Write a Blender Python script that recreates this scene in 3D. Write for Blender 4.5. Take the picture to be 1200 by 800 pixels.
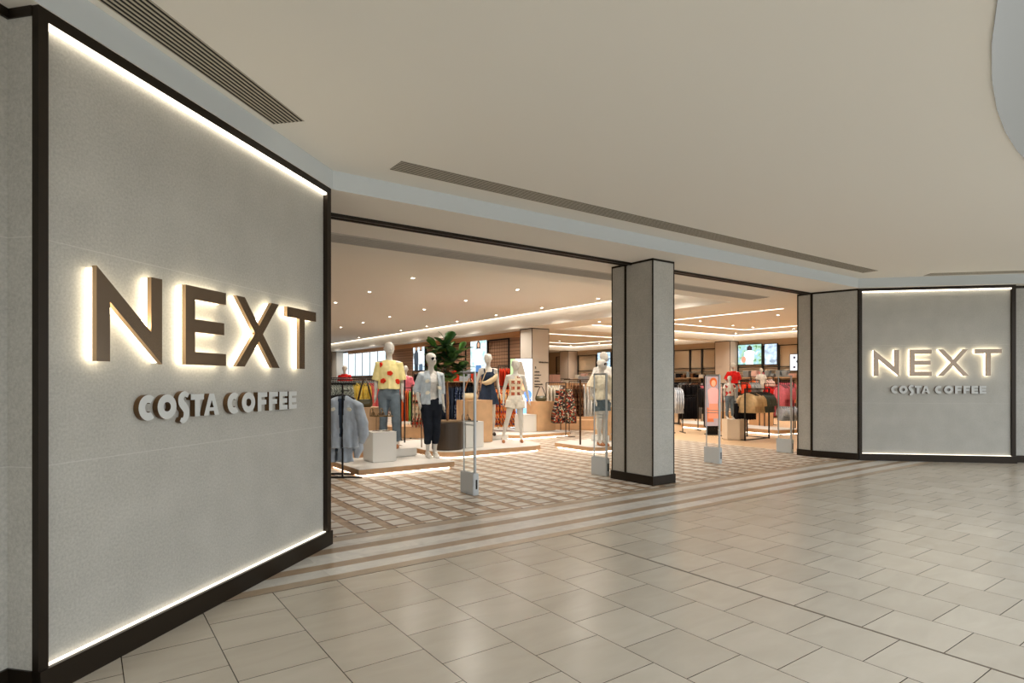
import bpy, bmesh, math, random
from mathutils import Vector, Matrix, noise
from mathutils.geometry import tessellate_polygon
random.seed(7)
PI = math.pi
S = bpy.context.scene
C = S.collection
for o in list(bpy.data.objects): bpy.data.objects.remove(o)

# ------------------------------------------------------------------ camera, world, exposure
# world axes: x runs along the shop threshold (to the right and away), y runs into the shop
FPX, YAW, EYE = 698.0, math.radians(35.6), 1.45
cam = bpy.data.cameras.new('camera'); co = bpy.data.objects.new('camera', cam); C.objects.link(co)
cam.sensor_width = 36; cam.lens = FPX/1200*36; cam.shift_y = 47/1200
cam.clip_start = .05; cam.clip_end = 200
co.location = (0, 0, EYE); co.rotation_euler = (PI/2, 0, -YAW)
S.camera = co
S.view_settings.view_transform = 'Standard'; S.view_settings.look = 'None'
S.view_settings.gamma = 1; S.view_settings.use_curve_mapping = False
S.view_settings.exposure = 0.09
W = bpy.data.worlds.new('world'); S.world = W; W.use_nodes = True
W.node_tree.nodes['Background'].inputs[0].default_value = (.88, .94, 1.0, 1)
W.node_tree.nodes['Background'].inputs[1].default_value = 2.3
SHOP_SPOT = 120      # watts of every downlight in the shop
MALL_FILL_SPOT = 90
LED = (1.0, .84, .62)

# ------------------------------------------------------------------ materials
def lin(c):
    return tuple(((x/255)/12.92 if x/255 <= .04045 else ((x/255+.055)/1.055)**2.4) for x in c)
MC = {}
def mat(name, rgb, rough=.6, metal=0, noise_amt=.0, nscale=8, bump=0, bscale=40, spec=.5, coat=0):
    if name in MC: return MC[name]
    m = bpy.data.materials.new(name); m.use_nodes = True; MC[name] = m
    nt = m.node_tree; b = nt.nodes['Principled BSDF']
    c = lin(rgb)
    b.inputs['Base Color'].default_value = (*c, 1)
    b.inputs['Roughness'].default_value = rough; b.inputs['Metallic'].default_value = metal
    b.inputs['Specular IOR Level'].default_value = spec
    b.inputs['Coat Weight'].default_value = coat
    tc = nt.nodes.new('ShaderNodeTexCoord')
    if noise_amt:
        n = nt.nodes.new('ShaderNodeTexNoise'); n.inputs['Scale'].default_value = nscale; n.inputs['Detail'].default_value = 5
        nt.links.new(tc.outputs['Object'], n.inputs['Vector'])
        r = nt.nodes.new('ShaderNodeValToRGB')
        r.color_ramp.elements[0].position = .3; r.color_ramp.elements[1].position = .7
        r.color_ramp.elements[0].color = (*[x*(1-noise_amt) for x in c], 1)
        r.color_ramp.elements[1].color = (*[min(1, x*(1+noise_amt)) for x in c], 1)
        nt.links.new(n.outputs['Fac'], r.inputs['Fac']); nt.links.new(r.outputs['Color'], b.inputs['Base Color'])
    if bump:
        n2 = nt.nodes.new('ShaderNodeTexNoise'); n2.inputs['Scale'].default_value = bscale; n2.inputs['Detail'].default_value = 4
        nt.links.new(tc.outputs['Object'], n2.inputs['Vector'])
        bp = nt.nodes.new('ShaderNodeBump'); bp.inputs['Strength'].default_value = bump; bp.inputs['Distance'].default_value = .01
        nt.links.new(n2.outputs['Fac'], bp.inputs['Height']); nt.links.new(bp.outputs['Normal'], b.inputs['Normal'])
    return m
def emit(name, rgb, s):
    if name in MC: return MC[name]
    m = bpy.data.materials.new(name); m.use_nodes = True; MC[name] = m
    b = m.node_tree.nodes['Principled BSDF']; c = lin(rgb) if max(rgb) > 1 else rgb
    b.inputs['Base Color'].default_value = (*c, 1); b.inputs['Emission Color'].default_value = (*c, 1)
    b.inputs['Emission Strength'].default_value = s; b.inputs['Roughness'].default_value = .3
    return m
def cloth(name, rgb, **k): return mat('cloth_'+name, rgb, rough=.9, noise_amt=k.pop('n', .12), nscale=k.pop('ns', 14), bump=.3, bscale=25, spec=.1)
def patterned(name, cols, scale=22, kind='voronoi'):
    """printed fabric: colour cells picked from a palette"""
    if name in MC: return MC[name]
    m = bpy.data.materials.new(name); m.use_nodes = True; MC[name] = m
    nt = m.node_tree; b = nt.nodes['Principled BSDF']; b.inputs['Roughness'].default_value = .9
    b.inputs['Specular IOR Level'].default_value = .1
    tc = nt.nodes.new('ShaderNodeTexCoord')
    if kind == 'voronoi':
        t = nt.nodes.new('ShaderNodeTexVoronoi'); t.inputs['Scale'].default_value = scale
        sx = nt.nodes.new('ShaderNodeSeparateXYZ'); nt.links.new(t.outputs['Color'], sx.inputs[0]); fac = sx.outputs[0]
    else:
        t = nt.nodes.new('ShaderNodeTexNoise'); t.inputs['Scale'].default_value = scale; t.inputs['Detail'].default_value = 1; fac = t.outputs['Fac']
    nt.links.new(tc.outputs['Object'], t.inputs['Vector'])
    r = nt.nodes.new('ShaderNodeValToRGB'); r.color_ramp.interpolation = 'CONSTANT'
    n = len(cols)
    while len(r.color_ramp.elements) < n: r.color_ramp.elements.new(.5)
    for i, cc in enumerate(cols):
        r.color_ramp.elements[i].position = i/n if kind == 'voronoi' else (0 if i == 0 else .35+.3*i/n)
        r.color_ramp.elements[i].color = (*lin(cc), 1)
    nt.links.new(fac, r.inputs['Fac']); nt.links.new(r.outputs['Color'], b.inputs['Base Color'])
    return m

M_bronze = mat('dark_bronze', (42, 34, 25), rough=.38, metal=.6)
M_black = mat('black_metal', (26, 24, 22), rough=.45, metal=.3)
M_brass = mat('letter_bronze', (134, 118, 102), rough=.24, metal=1, noise_amt=.1, nscale=3)
M_brown_metal = mat('brown_metal', (84, 62, 44), rough=.4, metal=.7)
M_alu = mat('aluminium', (190, 192, 190), rough=.35, metal=.6)
M_white = mat('white_paint', (226, 222, 214), rough=.6)
M_ceil = mat('ceiling_paint', (234, 232, 226), rough=.9, spec=.2)
M_shopceil = mat('shop_ceiling_paint', (234, 230, 222), rough=.9, spec=.2)
M_fascia = mat('fascia_paint', (200, 205, 205), rough=.7, spec=.3)
M_oak = mat('light_oak', (205, 164, 122), rough=.55, noise_amt=.1, nscale=5)
M_plinthwhite = mat('plinth_white', (222, 218, 210), rough=.5)
M_mann = mat('mannequin_shell', (205, 200, 190), rough=.45)
M_led = emit('led_warm', (1.0, .9, .74), 4); M_ledlow = emit('led_warm_low', (1.0, .9, .74), 2.2)
M_ledsoft = emit('led_cove', (1.0, .9, .76), 4)
M_glowwhite = emit('downlight_lens', (1.0, .9, .75), 14)

def stone_mat():
    m = bpy.data.materials.new('grey_limestone'); m.use_nodes = True; nt = m.node_tree; b = nt.nodes['Principled BSDF']
    b.inputs['Roughness'].default_value = .55; b.inputs['Specular IOR Level'].default_value = .35
    tc = nt.nodes.new('ShaderNodeTexCoord')
    n1 = nt.nodes.new('ShaderNodeTexNoise'); n1.inputs['Scale'].default_value = 75; n1.inputs['Detail'].default_value = 6; n1.inputs['Roughness'].default_value = .7
    n2 = nt.nodes.new('ShaderNodeTexNoise'); n2.inputs['Scale'].default_value = 3.5; n2.inputs['Detail'].default_value = 5
    nt.links.new(tc.outputs['Object'], n1.inputs['Vector']); nt.links.new(tc.outputs['Object'], n2.inputs['Vector'])
    m0 = nt.nodes.new('ShaderNodeMath'); m0.operation = 'MULTIPLY_ADD'; m0.inputs[1].default_value = 1.5; m0.inputs[2].default_value = -.0; nt.links.new(n1.outputs['Fac'], m0.inputs[0])
    mx = nt.nodes.new('ShaderNodeMath'); mx.operation = 'MULTIPLY_ADD'; mx.inputs[1].default_value = .5
    nt.links.new(n2.outputs['Fac'], mx.inputs[0]); nt.links.new(m0.outputs[0], mx.inputs[2])
    mh = nt.nodes.new('ShaderNodeMath'); mh.operation = 'MULTIPLY'; mh.inputs[1].default_value = .5
    nt.links.new(mx.outputs[0], mh.inputs[0])
    r = nt.nodes.new('ShaderNodeValToRGB')
    r.color_ramp.elements[0].position = .36; r.color_ramp.elements[0].color = (*lin((164, 161, 152)), 1)
    r.color_ramp.elements[1].position = .64; r.color_ramp.elements[1].color = (*lin((190, 187, 178)), 1)
    nt.links.new(mh.outputs[0], r.inputs['Fac'])
    # pale slab joints at two heights
    sx = nt.nodes.new('ShaderNodeSeparateXYZ'); nt.links.new(tc.outputs['Object'], sx.inputs[0])
    j = None
    for h in (1.056, 2.115):
        a = nt.nodes.new('ShaderNodeMath'); a.operation = 'COMPARE'; a.inputs[1].default_value = h; a.inputs[2].default_value = .0022
        nt.links.new(sx.outputs[2], a.inputs[0])
        if j is None: j = a
        else:
            q = nt.nodes.new('ShaderNodeMath'); q.operation = 'ADD'
            nt.links.new(j.outputs[0], q.inputs[0]); nt.links.new(a.outputs[0], q.inputs[1]); j = q
    jm = nt.nodes.new('ShaderNodeMath'); jm.operation = 'MULTIPLY'; jm.inputs[1].default_value = .55; nt.links.new(j.outputs[0], jm.inputs[0])
    mix = nt.nodes.new('ShaderNodeMixRGB'); mix.inputs[2].default_value = (*lin((206, 203, 196)), 1)
    nt.links.new(jm.outputs[0], mix.inputs[0]); nt.links.new(r.outputs['Color'], mix.inputs[1])
    nt.links.new(mix.outputs[0], b.inputs['Base Color'])
    bp = nt.nodes.new('ShaderNodeBump'); bp.inputs['Strength'].default_value = .12; bp.inputs['Distance'].default_value = .004
    nt.links.new(n1.outputs['Fac'], bp.inputs['Height']); nt.links.new(bp.outputs['Normal'], b.inputs['Normal'])
    return m
M_stone = stone_mat()

def N(nt, t, **k):
    n = nt.nodes.new(t)
    for a, v in k.items(): setattr(n, a, v)
    return n
def tile_mat():
    m = bpy.data.materials.new('mall_tiles'); m.use_nodes = True; nt = m.node_tree; b = nt.nodes['Principled BSDF']; L = nt.links.new
    tc = N(nt, 'ShaderNodeTexCoord'); sx = N(nt, 'ShaderNodeSeparateXYZ'); L(tc.outputs['Object'], sx.inputs[0])
    su = N(nt, 'ShaderNodeMath', operation='SUBTRACT'); su.inputs[1].default_value = .599-.4465*40; L(sx.outputs[0], su.inputs[0])
    av = N(nt, 'ShaderNodeMath', operation='ADD'); av.inputs[1].default_value = .415*80; L(sx.outputs[1], av.inputs[0])
    cx = N(nt, 'ShaderNodeCombineXYZ'); L(av.outputs[0], cx.inputs[0]); L(su.outputs[0], cx.inputs[1])
    br = N(nt, 'ShaderNodeTexBrick'); br.offset = .5; br.offset_frequency = 2; br.squash = 1
    br.inputs['Scale'].default_value = 1; br.inputs['Mortar Size'].default_value = .0028; br.inputs['Mortar Smooth'].default_value = .2
    br.inputs['Brick Width'].default_value = .415; br.inputs['Row Height'].default_value = .4465; br.inputs['Bias'].default_value = 0
    br.inputs['Color1'].default_value = (*lin((192, 183, 168)), 1); br.inputs['Color2'].default_value = (*lin((183, 174, 159)), 1)
    br.inputs['Mortar'].default_value = (*lin((58, 48, 36)), 1)
    L(cx.outputs[0], br.inputs['Vector'])
    n = N(nt, 'ShaderNodeTexNoise'); n.inputs['Scale'].default_value = 2.5; n.inputs['Detail'].default_value = 6; n.inputs['Distortion'].default_value = .6
    mp = N(nt, 'ShaderNodeMapping'); mp.inputs['Scale'].default_value = (1, 2.6, 1); L(tc.outputs['Object'], mp.inputs[0]); L(mp.outputs[0], n.inputs['Vector'])
    r = N(nt, 'ShaderNodeValToRGB'); r.color_ramp.elements[0].position = .3; r.color_ramp.elements[1].position = .7
    r.color_ramp.elements[0].color = (.95, .945, .93, 1); r.color_ramp.elements[1].color = (1.05, 1.05, 1.05, 1)
    L(n.outputs['Fac'], r.inputs['Fac'])
    mu = N(nt, 'ShaderNodeMixRGB', blend_type='MULTIPLY'); mu.inputs[0].default_value = 1
    L(br.outputs['Color'], mu.inputs[1]); L(r.outputs['Color'], mu.inputs[2])
    L(mu.outputs[0], b.inputs['Base Color'])
    b.inputs['Roughness'].default_value = .25; b.inputs['Specular IOR Level'].default_value = .5
    bp = N(nt, 'ShaderNodeBump'); bp.inputs['Strength'].default_value = .3; bp.inputs['Distance'].default_value = .002; bp.invert = True
    L(br.outputs['Fac'], bp.inputs['Height']); L(bp.outputs['Normal'], b.inputs['Normal'])
    return m
def marble_mat():
    m = bpy.data.materials.new('threshold_stripes'); m.use_nodes = True; nt = m.node_tree; b = nt.nodes['Principled BSDF']; L = nt.links.new
    tc = N(nt, 'ShaderNodeTexCoord'); sx = N(nt, 'ShaderNodeSeparateXYZ'); L(tc.outputs['Object'], sx.inputs[0])
    mr = N(nt, 'ShaderNodeMapRange'); mr.inputs[1].default_value = 4.29; mr.inputs[2].default_value = 5.48; L(sx.outputs[1], mr.inputs[0])
    r = N(nt, 'ShaderNodeValToRGB'); r.color_ramp.interpolation = 'CONSTANT'
    tan, lt, br_, dk = (186, 167, 142), (220, 218, 211), (168, 146, 120), (70, 52, 38)
    st = [(4.29, tan), (4.41, lt), (4.58, br_), (4.71, lt), (4.97, br_), (5.12, lt), (5.31, tan), (5.462, dk)]
    while len(r.color_ramp.elements) < len(st): r.color_ramp.elements.new(.5)
    for e, (v, c) in zip(r.color_ramp.elements, st): e.position = (v-4.29)/1.19; e.color = (*lin(c), 1)
    L(mr.outputs[0], r.inputs['Fac'])
    bk = N(nt, 'ShaderNodeTexBrick'); bk.offset = .4; bk.inputs['Scale'].default_value = 1; bk.inputs['Mortar Size'].default_value = 0
    bk.inputs['Brick Width'].default_value = .93; bk.inputs['Row Height'].default_value = .2
    bk.inputs['Color1'].default_value = (1.04, 1.03, 1.02, 1); bk.inputs['Color2'].default_value = (.80, .78, .76, 1)
    L(tc.outputs['Object'], bk.inputs['Vector'])
    n = N(nt, 'ShaderNodeTexNoise'); n.inputs['Scale'].default_value = 5; n.inputs['Detail'].default_value = 7; n.inputs['Distortion'].default_value = 2
    L(tc.outputs['Object'], n.inputs['Vector'])
    r2 = N(nt, 'ShaderNodeValToRGB'); r2.color_ramp.elements[0].position = .35; r2.color_ramp.elements[1].position = .6
    r2.color_ramp.elements[0].color = (.88, .88, .89, 1); r2.color_ramp.elements[1].color = (1, 1, 1, 1); L(n.outputs['Fac'], r2.inputs['Fac'])
    m1 = N(nt, 'ShaderNodeMixRGB', blend_type='MULTIPLY'); m1.inputs[0].default_value = 1; L(r.outputs['Color'], m1.inputs[1]); L(bk.outputs['Color'], m1.inputs[2])
    m2 = N(nt, 'ShaderNodeMixRGB', blend_type='MULTIPLY'); m2.inputs[0].default_value = 1; L(m1.outputs[0], m2.inputs[1]); L(r2.outputs['Color'], m2.inputs[2])
    L(m2.outputs[0], b.inputs['Base Color']); b.inputs['Roughness'].default_value = .3
    return m
def carpet_mat():
    m = bpy.data.materials.new('shop_weave_floor'); m.use_nodes = True; nt = m.node_tree; b = nt.nodes['Principled BSDF']; L = nt.links.new
    tc = N(nt, 'ShaderNodeTexCoord'); sx = N(nt, 'ShaderNodeSeparateXYZ'); L(tc.outputs['Object'], sx.inputs[0])
    def M_(op, a, c=None, d=None):
        k = N(nt, 'ShaderNodeMath', operation=op)
        for i_, v in enumerate((a, c, d)):
            if v is None: continue
            if isinstance(v, (int, float)): k.inputs[i_].default_value = v
            else: L(v, k.inputs[i_])
        return k.outputs[0]
    # distance from the middle of each pale tile, in tile pitches (tile centres at u = 2.32 + .31 i, v = 5.69 + .25 j)
    def cell(o, c0, pitch, ): return M_('SUBTRACT', M_('FRACT', M_('ADD', M_('DIVIDE', M_('SUBTRACT', o, c0), pitch), 100.5)), .5)
    fu = cell(sx.outputs[0], 2.32, .31); fv = cell(sx.outputs[1], 5.69, .25)
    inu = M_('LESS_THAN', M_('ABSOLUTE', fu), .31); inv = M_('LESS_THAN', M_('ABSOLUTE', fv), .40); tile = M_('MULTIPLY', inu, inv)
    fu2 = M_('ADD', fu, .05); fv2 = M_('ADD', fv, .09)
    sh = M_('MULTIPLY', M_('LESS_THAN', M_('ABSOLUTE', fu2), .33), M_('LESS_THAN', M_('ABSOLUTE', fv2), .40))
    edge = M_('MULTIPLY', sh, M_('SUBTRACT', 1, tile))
    n = N(nt, 'ShaderNodeTexNoise'); n.inputs['Scale'].default_value = 6; L(tc.outputs['Object'], n.inputs['Vector'])
    r1 = N(nt, 'ShaderNodeValToRGB'); r1.color_ramp.elements[0].position = .36; r1.color_ramp.elements[1].position = .64
    r1.color_ramp.elements[0].color = (*lin((146, 120, 94)), 1); r1.color_ramp.elements[1].color = (*lin((182, 156, 128)), 1); L(n.outputs['Fac'], r1.inputs['Fac'])
    n3 = N(nt, 'ShaderNodeTexNoise'); n3.inputs['Scale'].default_value = 3; L(tc.outputs['Object'], n3.inputs['Vector'])
    r3 = N(nt, 'ShaderNodeValToRGB'); r3.color_ramp.elements[0].position = .35; r3.color_ramp.elements[1].position = .65
    r3.color_ramp.elements[0].color = (*lin((196, 188, 174)), 1); r3.color_ramp.elements[1].color = (*lin((216, 210, 200)), 1); L(n3.outputs['Fac'], r3.inputs['Fac'])
    a = N(nt, 'ShaderNodeMixRGB'); L(tile, a.inputs[0]); L(r1.outputs['Color'], a.inputs[1]); L(r3.outputs['Color'], a.inputs[2])
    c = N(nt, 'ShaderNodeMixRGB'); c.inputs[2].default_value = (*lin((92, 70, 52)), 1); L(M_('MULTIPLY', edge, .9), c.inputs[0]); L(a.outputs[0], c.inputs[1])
    L(c.outputs[0], b.inputs['Base Color']); b.inputs['Roughness'].default_value = .42; b.inputs['Specular IOR Level'].default_value = .35
    return m

# ------------------------------------------------------------------ mesh helpers
def link(name, bm, material, parent=None, smooth=False, loc=None, rz=0):
    me = bpy.data.meshes.new(name); bmesh.ops.recalc_face_normals(bm, faces=bm.faces[:]); bm.to_mesh(me); bm.free()
    if smooth:
        for p in me.polygons: p.use_smooth = True
    for m in (material if isinstance(material, (list, tuple)) else [material]): me.materials.append(m)
    o = bpy.data.objects.new(name, me); C.objects.link(o)
    if parent: o.parent = parent
    if loc is not None: o.location = loc
    o.rotation_euler = (0, 0, rz)
    return o
def tag(o, label=None, cat=None, group=None, kind=None):
    if label: o['label'] = label
    if cat: o['category'] = cat
    if group: o['group'] = group
    if kind: o['kind'] = kind
    return o
def empty(name, loc=(0, 0, 0), rz=0, label=None, cat=None, group=None):
    o = bpy.data.objects.new(name, None); C.objects.link(o); o.location = loc; o.rotation_euler = (0, 0, rz)
    o.empty_display_size = .1
    return tag(o, label, cat, group)
def struct(name, bm, m, **k): return tag(link(name, bm, m, **k), kind='structure')
def copy_tree(o, parent=None):
    c = o.copy(); C.objects.link(c); c.parent = parent
    for ch in list(KIDS.get(o.name, [])):
        copy_tree(ch, c)
    return c
KIDS = {}
def note_kids(root):
    """record a prototype's parts so that copies are quick"""
    def rec(o):
        KIDS[o.name] = [x for x in C.objects if x.parent == o]
        for k in KIDS[o.name]: rec(k)
    rec(root)
def B(bm, x0, x1, y0, y1, z0, z1, bev=0, mi=0):
    v = [bm.verts.new(p) for p in ((x0, y0, z0), (x1, y0, z0), (x1, y1, z0), (x0, y1, z0), (x0, y0, z1), (x1, y0, z1), (x1, y1, z1), (x0, y1, z1))]
    fs = [bm.faces.new([v[i] for i in q]) for q in ((0, 3, 2, 1), (4, 5, 6, 7), (0, 1, 5, 4), (1, 2, 6, 5), (2, 3, 7, 6), (3, 0, 4, 7))]
    for f in fs: f.material_index = mi
    if bev:
        es = list({e for f in fs for e in f.edges})
        bmesh.ops.bevel(bm, geom=es, offset=bev, segments=2, affect='EDGES')
    return bm
def box(x0, x1, y0, y1, z0, z1, bev=0): return B(bmesh.new(), x0, x1, y0, y1, z0, z1, bev)
def tube(bm, pts, rs, seg=10, cap=True, flat=1.0):
    """swept tube through points with a radius at each; flat scales the second axis"""
    pts = [Vector(p) for p in pts]
    if not isinstance(rs, (list, tuple)): rs = [rs]*len(pts)
    prev = None; rings = []
    ref = Vector((0, 1, 0))
    for i, p in enumerate(pts):
        d = (pts[min(i+1, len(pts)-1)]-pts[max(i-1, 0)]).normalized()
        if i == 0:
            a = d.cross(ref if abs(d.dot(ref)) < .95 else Vector((1, 0, 0))).normalized()
        else:
            a = (a - d*a.dot(d)).normalized()
        b = d.cross(a)
        rings.append([bm.verts.new(p+a*rs[i]*math.cos(t)+b*rs[i]*flat*math.sin(t)) for t in [2*PI*k/seg for k in range(seg)]])
    for r1, r2 in zip(rings, rings[1:]):
        for k in range(seg): bm.faces.new((r1[k], r1[(k+1) % seg], r2[(k+1) % seg], r2[k]))
    if cap:
        bm.faces.new(rings[0][::-1]); bm.faces.new(rings[-1])
    return bm
def loft(bm, rings, seg=24, fold=0, nf=7, ph=0):
    """rings: (cx, cy, z, rx, ry[, fold amplitude])"""
    R = []
    for r in rings:
        cx, cy, z, rx, ry = r[:5]; fa = r[5] if len(r) > 5 else fold
        ring = []
        for k in range(seg):
            t = 2*PI*k/seg; w = 1+fa*math.sin(nf*t+ph+z*1.5)+fa*.5*math.sin((nf*2-3)*t+z*4+ph)
            ring.append(bm.verts.new((cx+rx*math.cos(t)*(1+(w-1)*.35), cy+ry*math.sin(t)*w, z)))
        R.append(ring)
    for a, b in zip(R, R[1:]):
        for k in range(seg): bm.faces.new((a[k], a[(k+1) % seg], b[(k+1) % seg], b[k]))
    bm.faces.new(R[0][::-1]); bm.faces.new(R[-1])
    return bm
def poly_extrude(bm, outline, y0, y1, holes=(), mi_front=0, mi_side=0):
    """outline in (x, z); extruded from y0 (front) to y1 (back)"""
    loops = [outline]+list(holes)
    tri = tessellate_polygon([[Vector((x, z, 0)) for x, z in l] for l in loops])
    flat = [p for l in loops for p in l]
    f = [bm.verts.new((x, y0, z)) for x, z in flat]; b = [bm.verts.new((x, y1, z)) for x, z in flat]
    for t in tri:
        q = bm.faces.new([f[i] for i in t]); q.material_index = mi_front
        bm.faces.new([b[i] for i in t][::-1])
    i0 = 0
    for l in loops:
        n = len(l)
        for k in range(n):
            a, c = i0+k, i0+(k+1) % n
            q = bm.faces.new((f[a], f[c], b[c], b[a])); q.material_index = mi_side
        i0 += n
    return bm
def plan_extrude(bm, outline, z0, z1):
    """outline in (x, y) extruded vertically"""
    n = len(outline)
    lo = [bm.verts.new((x, y, z0)) for x, y in outline]; hi = [bm.verts.new((x, y, z1)) for x, y in outline]
    for t in tessellate_polygon([[Vector((x, y, 0)) for x, y in outline]]):
        bm.faces.new([hi[i] for i in t]); bm.faces.new([lo[i] for i in t][::-1])
    for k in range(n): bm.faces.new((lo[k], lo[(k+1) % n], hi[(k+1) % n], hi[k]))
    return bm
def remesh(bm, voxel, smooth=3):
    """fuse overlapping closed pieces into one continuous skin"""
    me = bpy.data.meshes.new('tmp'); bmesh.ops.recalc_face_normals(bm, faces=bm.faces[:]); bm.to_mesh(me); bm.free()
    o = bpy.data.objects.new('tmp', me); C.objects.link(o)
    md = o.modifiers.new('r', 'REMESH'); md.mode = 'VOXEL'; md.voxel_size = voxel
    if smooth:
        s = o.modifiers.new('s', 'SMOOTH'); s.iterations = smooth; s.factor = .5
    dg = bpy.context.evaluated_depsgraph_get(); ev = o.evaluated_get(dg); m2 = bpy.data.meshes.new_from_object(ev)
    b2 = bmesh.new(); b2.from_mesh(m2)
    bpy.data.objects.remove(o); bpy.data.meshes.remove(me); bpy.data.meshes.remove(m2)
    return b2
def wrinkle(bm, amp, sc, vz=1.0, seed=0):
    bm.normal_update()
    for v in bm.verts:
        p = Vector((v.co.x*sc+seed, v.co.y*sc, v.co.z*sc*vz))
        v.co += v.normal*amp*noise.noise(p)
    return bm
def G(px, Y):
    """floor point seen in image column px at depth Y (metres) in front of the camera"""
    X = (px-600)/FPX*Y
    return (math.cos(YAW)*X+math.sin(YAW)*Y, -math.sin(YAW)*X+math.cos(YAW)*Y)
CAMX = -YAW      # rotation about z of something that faces the camera squarely

# ------------------------------------------------------------------ floor
def plane(pts, z=0.0):
    bm = bmesh.new(); bm.faces.new([bm.verts.new((x, y, z)) for x, y in pts]); return bm
struct('floor', plane([(-14, -22), (26, -22), (26, 4.29), (-14, 4.29)]), tile_mat())
struct('floor_threshold', plane([(-14, 4.29), (26, 4.29), (26, 5.48), (-14, 5.48)]), marble_mat())
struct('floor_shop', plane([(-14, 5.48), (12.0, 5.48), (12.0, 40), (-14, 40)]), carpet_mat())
struct('floor_shop_oak', plane([(12.0, 5.48), (26, 5.48), (26, 40), (12.0, 40)]), mat('oak_floor', (216, 184, 146), rough=.4, noise_amt=.06, nscale=3))
struct('trim_1', box(3.717, 3.733, -22, 4.29, -.01, .0008), mat('movement_joint', (96, 84, 70), rough=.5))
struct('trim_2', box(-14, 26, 4.284, 4.294, -.01, .0008), MC['movement_joint'])

# ------------------------------------------------------------------ mall ceiling with the round atrium opening
ZC, ZS = 3.34, 3.17
AC, AR = (7.2, -9.1), 10.7
la, lb = (.7366, .6763), (.697, -.717)
Lc = (1.80, 5.27); Rc = (11.52, 5.18)
Lfar = (Lc[0]-la[0]*12, Lc[1]-la[1]*12); Rfar = (Rc[0]+lb[0]*14, Rc[1]+lb[1]*14)
outer = [Lfar, Lc, Rc, Rfar, (26, -22), (-14, -22)]
circ = [(AC[0]+AR*math.cos(t), AC[1]+AR*math.sin(t)) for t in [2*PI*k/128 for k in range(128)]]
bm = bmesh.new(); loops = [outer, circ]
vv = [bm.verts.new((x, y, ZC)) for l in loops for x, y in l]
for t in tessellate_polygon([[Vector((x, y, 0)) for x, y in l] for l in loops]): bm.faces.new([vv[i] for i in t])
struct('ceiling', bm, M_ceil)
bm = bmesh.new()
lo = [bm.verts.new((x, y, ZC-.012)) for x, y in circ]; hi = [bm.verts.new((x, y, ZC+1.9)) for x, y in circ]
for k in range(128): bm.faces.new((lo[k], lo[(k+1) % 128], hi[(k+1) % 128], hi[k]))
struct('trim_3', bm, mat('atrium_drum', (112, 109, 100), rough=.8), smooth=True)
# fascia between the wall heads and the ceiling, and the soffit over the entrance
bm = bmesh.new()
for a, b_ in ((Lfar, Lc), (Lc, Rc), (Rc, Rfar)):
    f = [bm.verts.new((*a, ZS)), bm.verts.new((*b_, ZS)), bm.verts.new((*b_, ZC)), bm.verts.new((*a, ZC))]; bm.faces.new(f)
struct('trim_4', bm, M_fascia)
# entrance soffit and shop soffit (one level) with three raised recesses cut out of it
HOLES = [(-13.5, 11.35, 7.69, 38, 3.58), (12.5, 22.3, 7.69, 15.05, 3.40), (12.5, 22.3, 15.85, 25.15, 3.40)]
bm = bmesh.new()
outer = [Lfar, Lc, Rc, Rfar, (26, 40), (-14, 40), (-14, Lfar[1])]
loops = [outer]+[[(h[0], h[2]), (h[1], h[2]), (h[1], h[3]), (h[0], h[3])] for h in HOLES]
vv = [bm.verts.new((x, y, ZS)) for l in loops for x, y in l]
for t in tessellate_polygon([[Vector((x, y, 0)) for x, y in l] for l in loops]): bm.faces.new([vv[i] for i in t])
for x0, x1, y0, y1, zt in HOLES:
    q = [(x0, y0), (x1, y0), (x1, y1), (x0, y1)]
    for k in range(4):
        a, b_ = q[k], q[(k+1) % 4]
        bm.faces.new([bm.verts.new(p) for p in ((*a, ZS), (*b_, ZS), (*b_, zt), (*a, zt))])
    bm.faces.new([bm.verts.new((*p, zt)) for p in q])
struct('ceiling_shop', bm, M_shopceil)
# roof lid so daylight stays out of the shop
struct('ceiling_lid', plane([(-14.2, 5.3), (26.2, 5.3), (26.2, 40.2), (-14.2, 40.2)], 3.75), M_white)

def led_strip(p0, p1, z0, z1, thick=.02, name='light_strip', label='', m=None):
    d = Vector((p1[0]-p0[0], p1[1]-p0[1], 0)); L = d.length
    o = link(name, box(0, L, -thick, 0, z0, z1), m or M_ledsoft, loc=(p0[0], p0[1], 0), rz=math.atan2(d.y, d.x))
    return tag(o, label, 'light strip', None)
def cove(x0, x1, y0, y1, z, label):
    t = link('light_strip', box(0, x1-x0, 0, y1-y0, 0, .008), M_ledsoft, loc=(x0, y0, z-.012))
    tag(t, label, 'light strip')
cove(11.25, 11.30, 7.75, 37.9, 3.58, 'long warm light strip along the top of the dropped ceiling edge over the womenswear')
cove(22.21, 22.25, 7.75, 15.0, 3.40, 'warm light strip along the right side of the childrenswear ceiling recess')
cove(12.55, 22.2, 14.96, 15.0, 3.40, 'warm light strip along the far side of the childrenswear ceiling recess')
cove(22.21, 22.25, 15.9, 25.1, 3.40, 'warm light strip along the right side of the rear ceiling recess')
cove(12.55, 22.2, 25.06, 25.1, 3.40, 'warm light strip along the far side of the rear ceiling recess')
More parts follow.
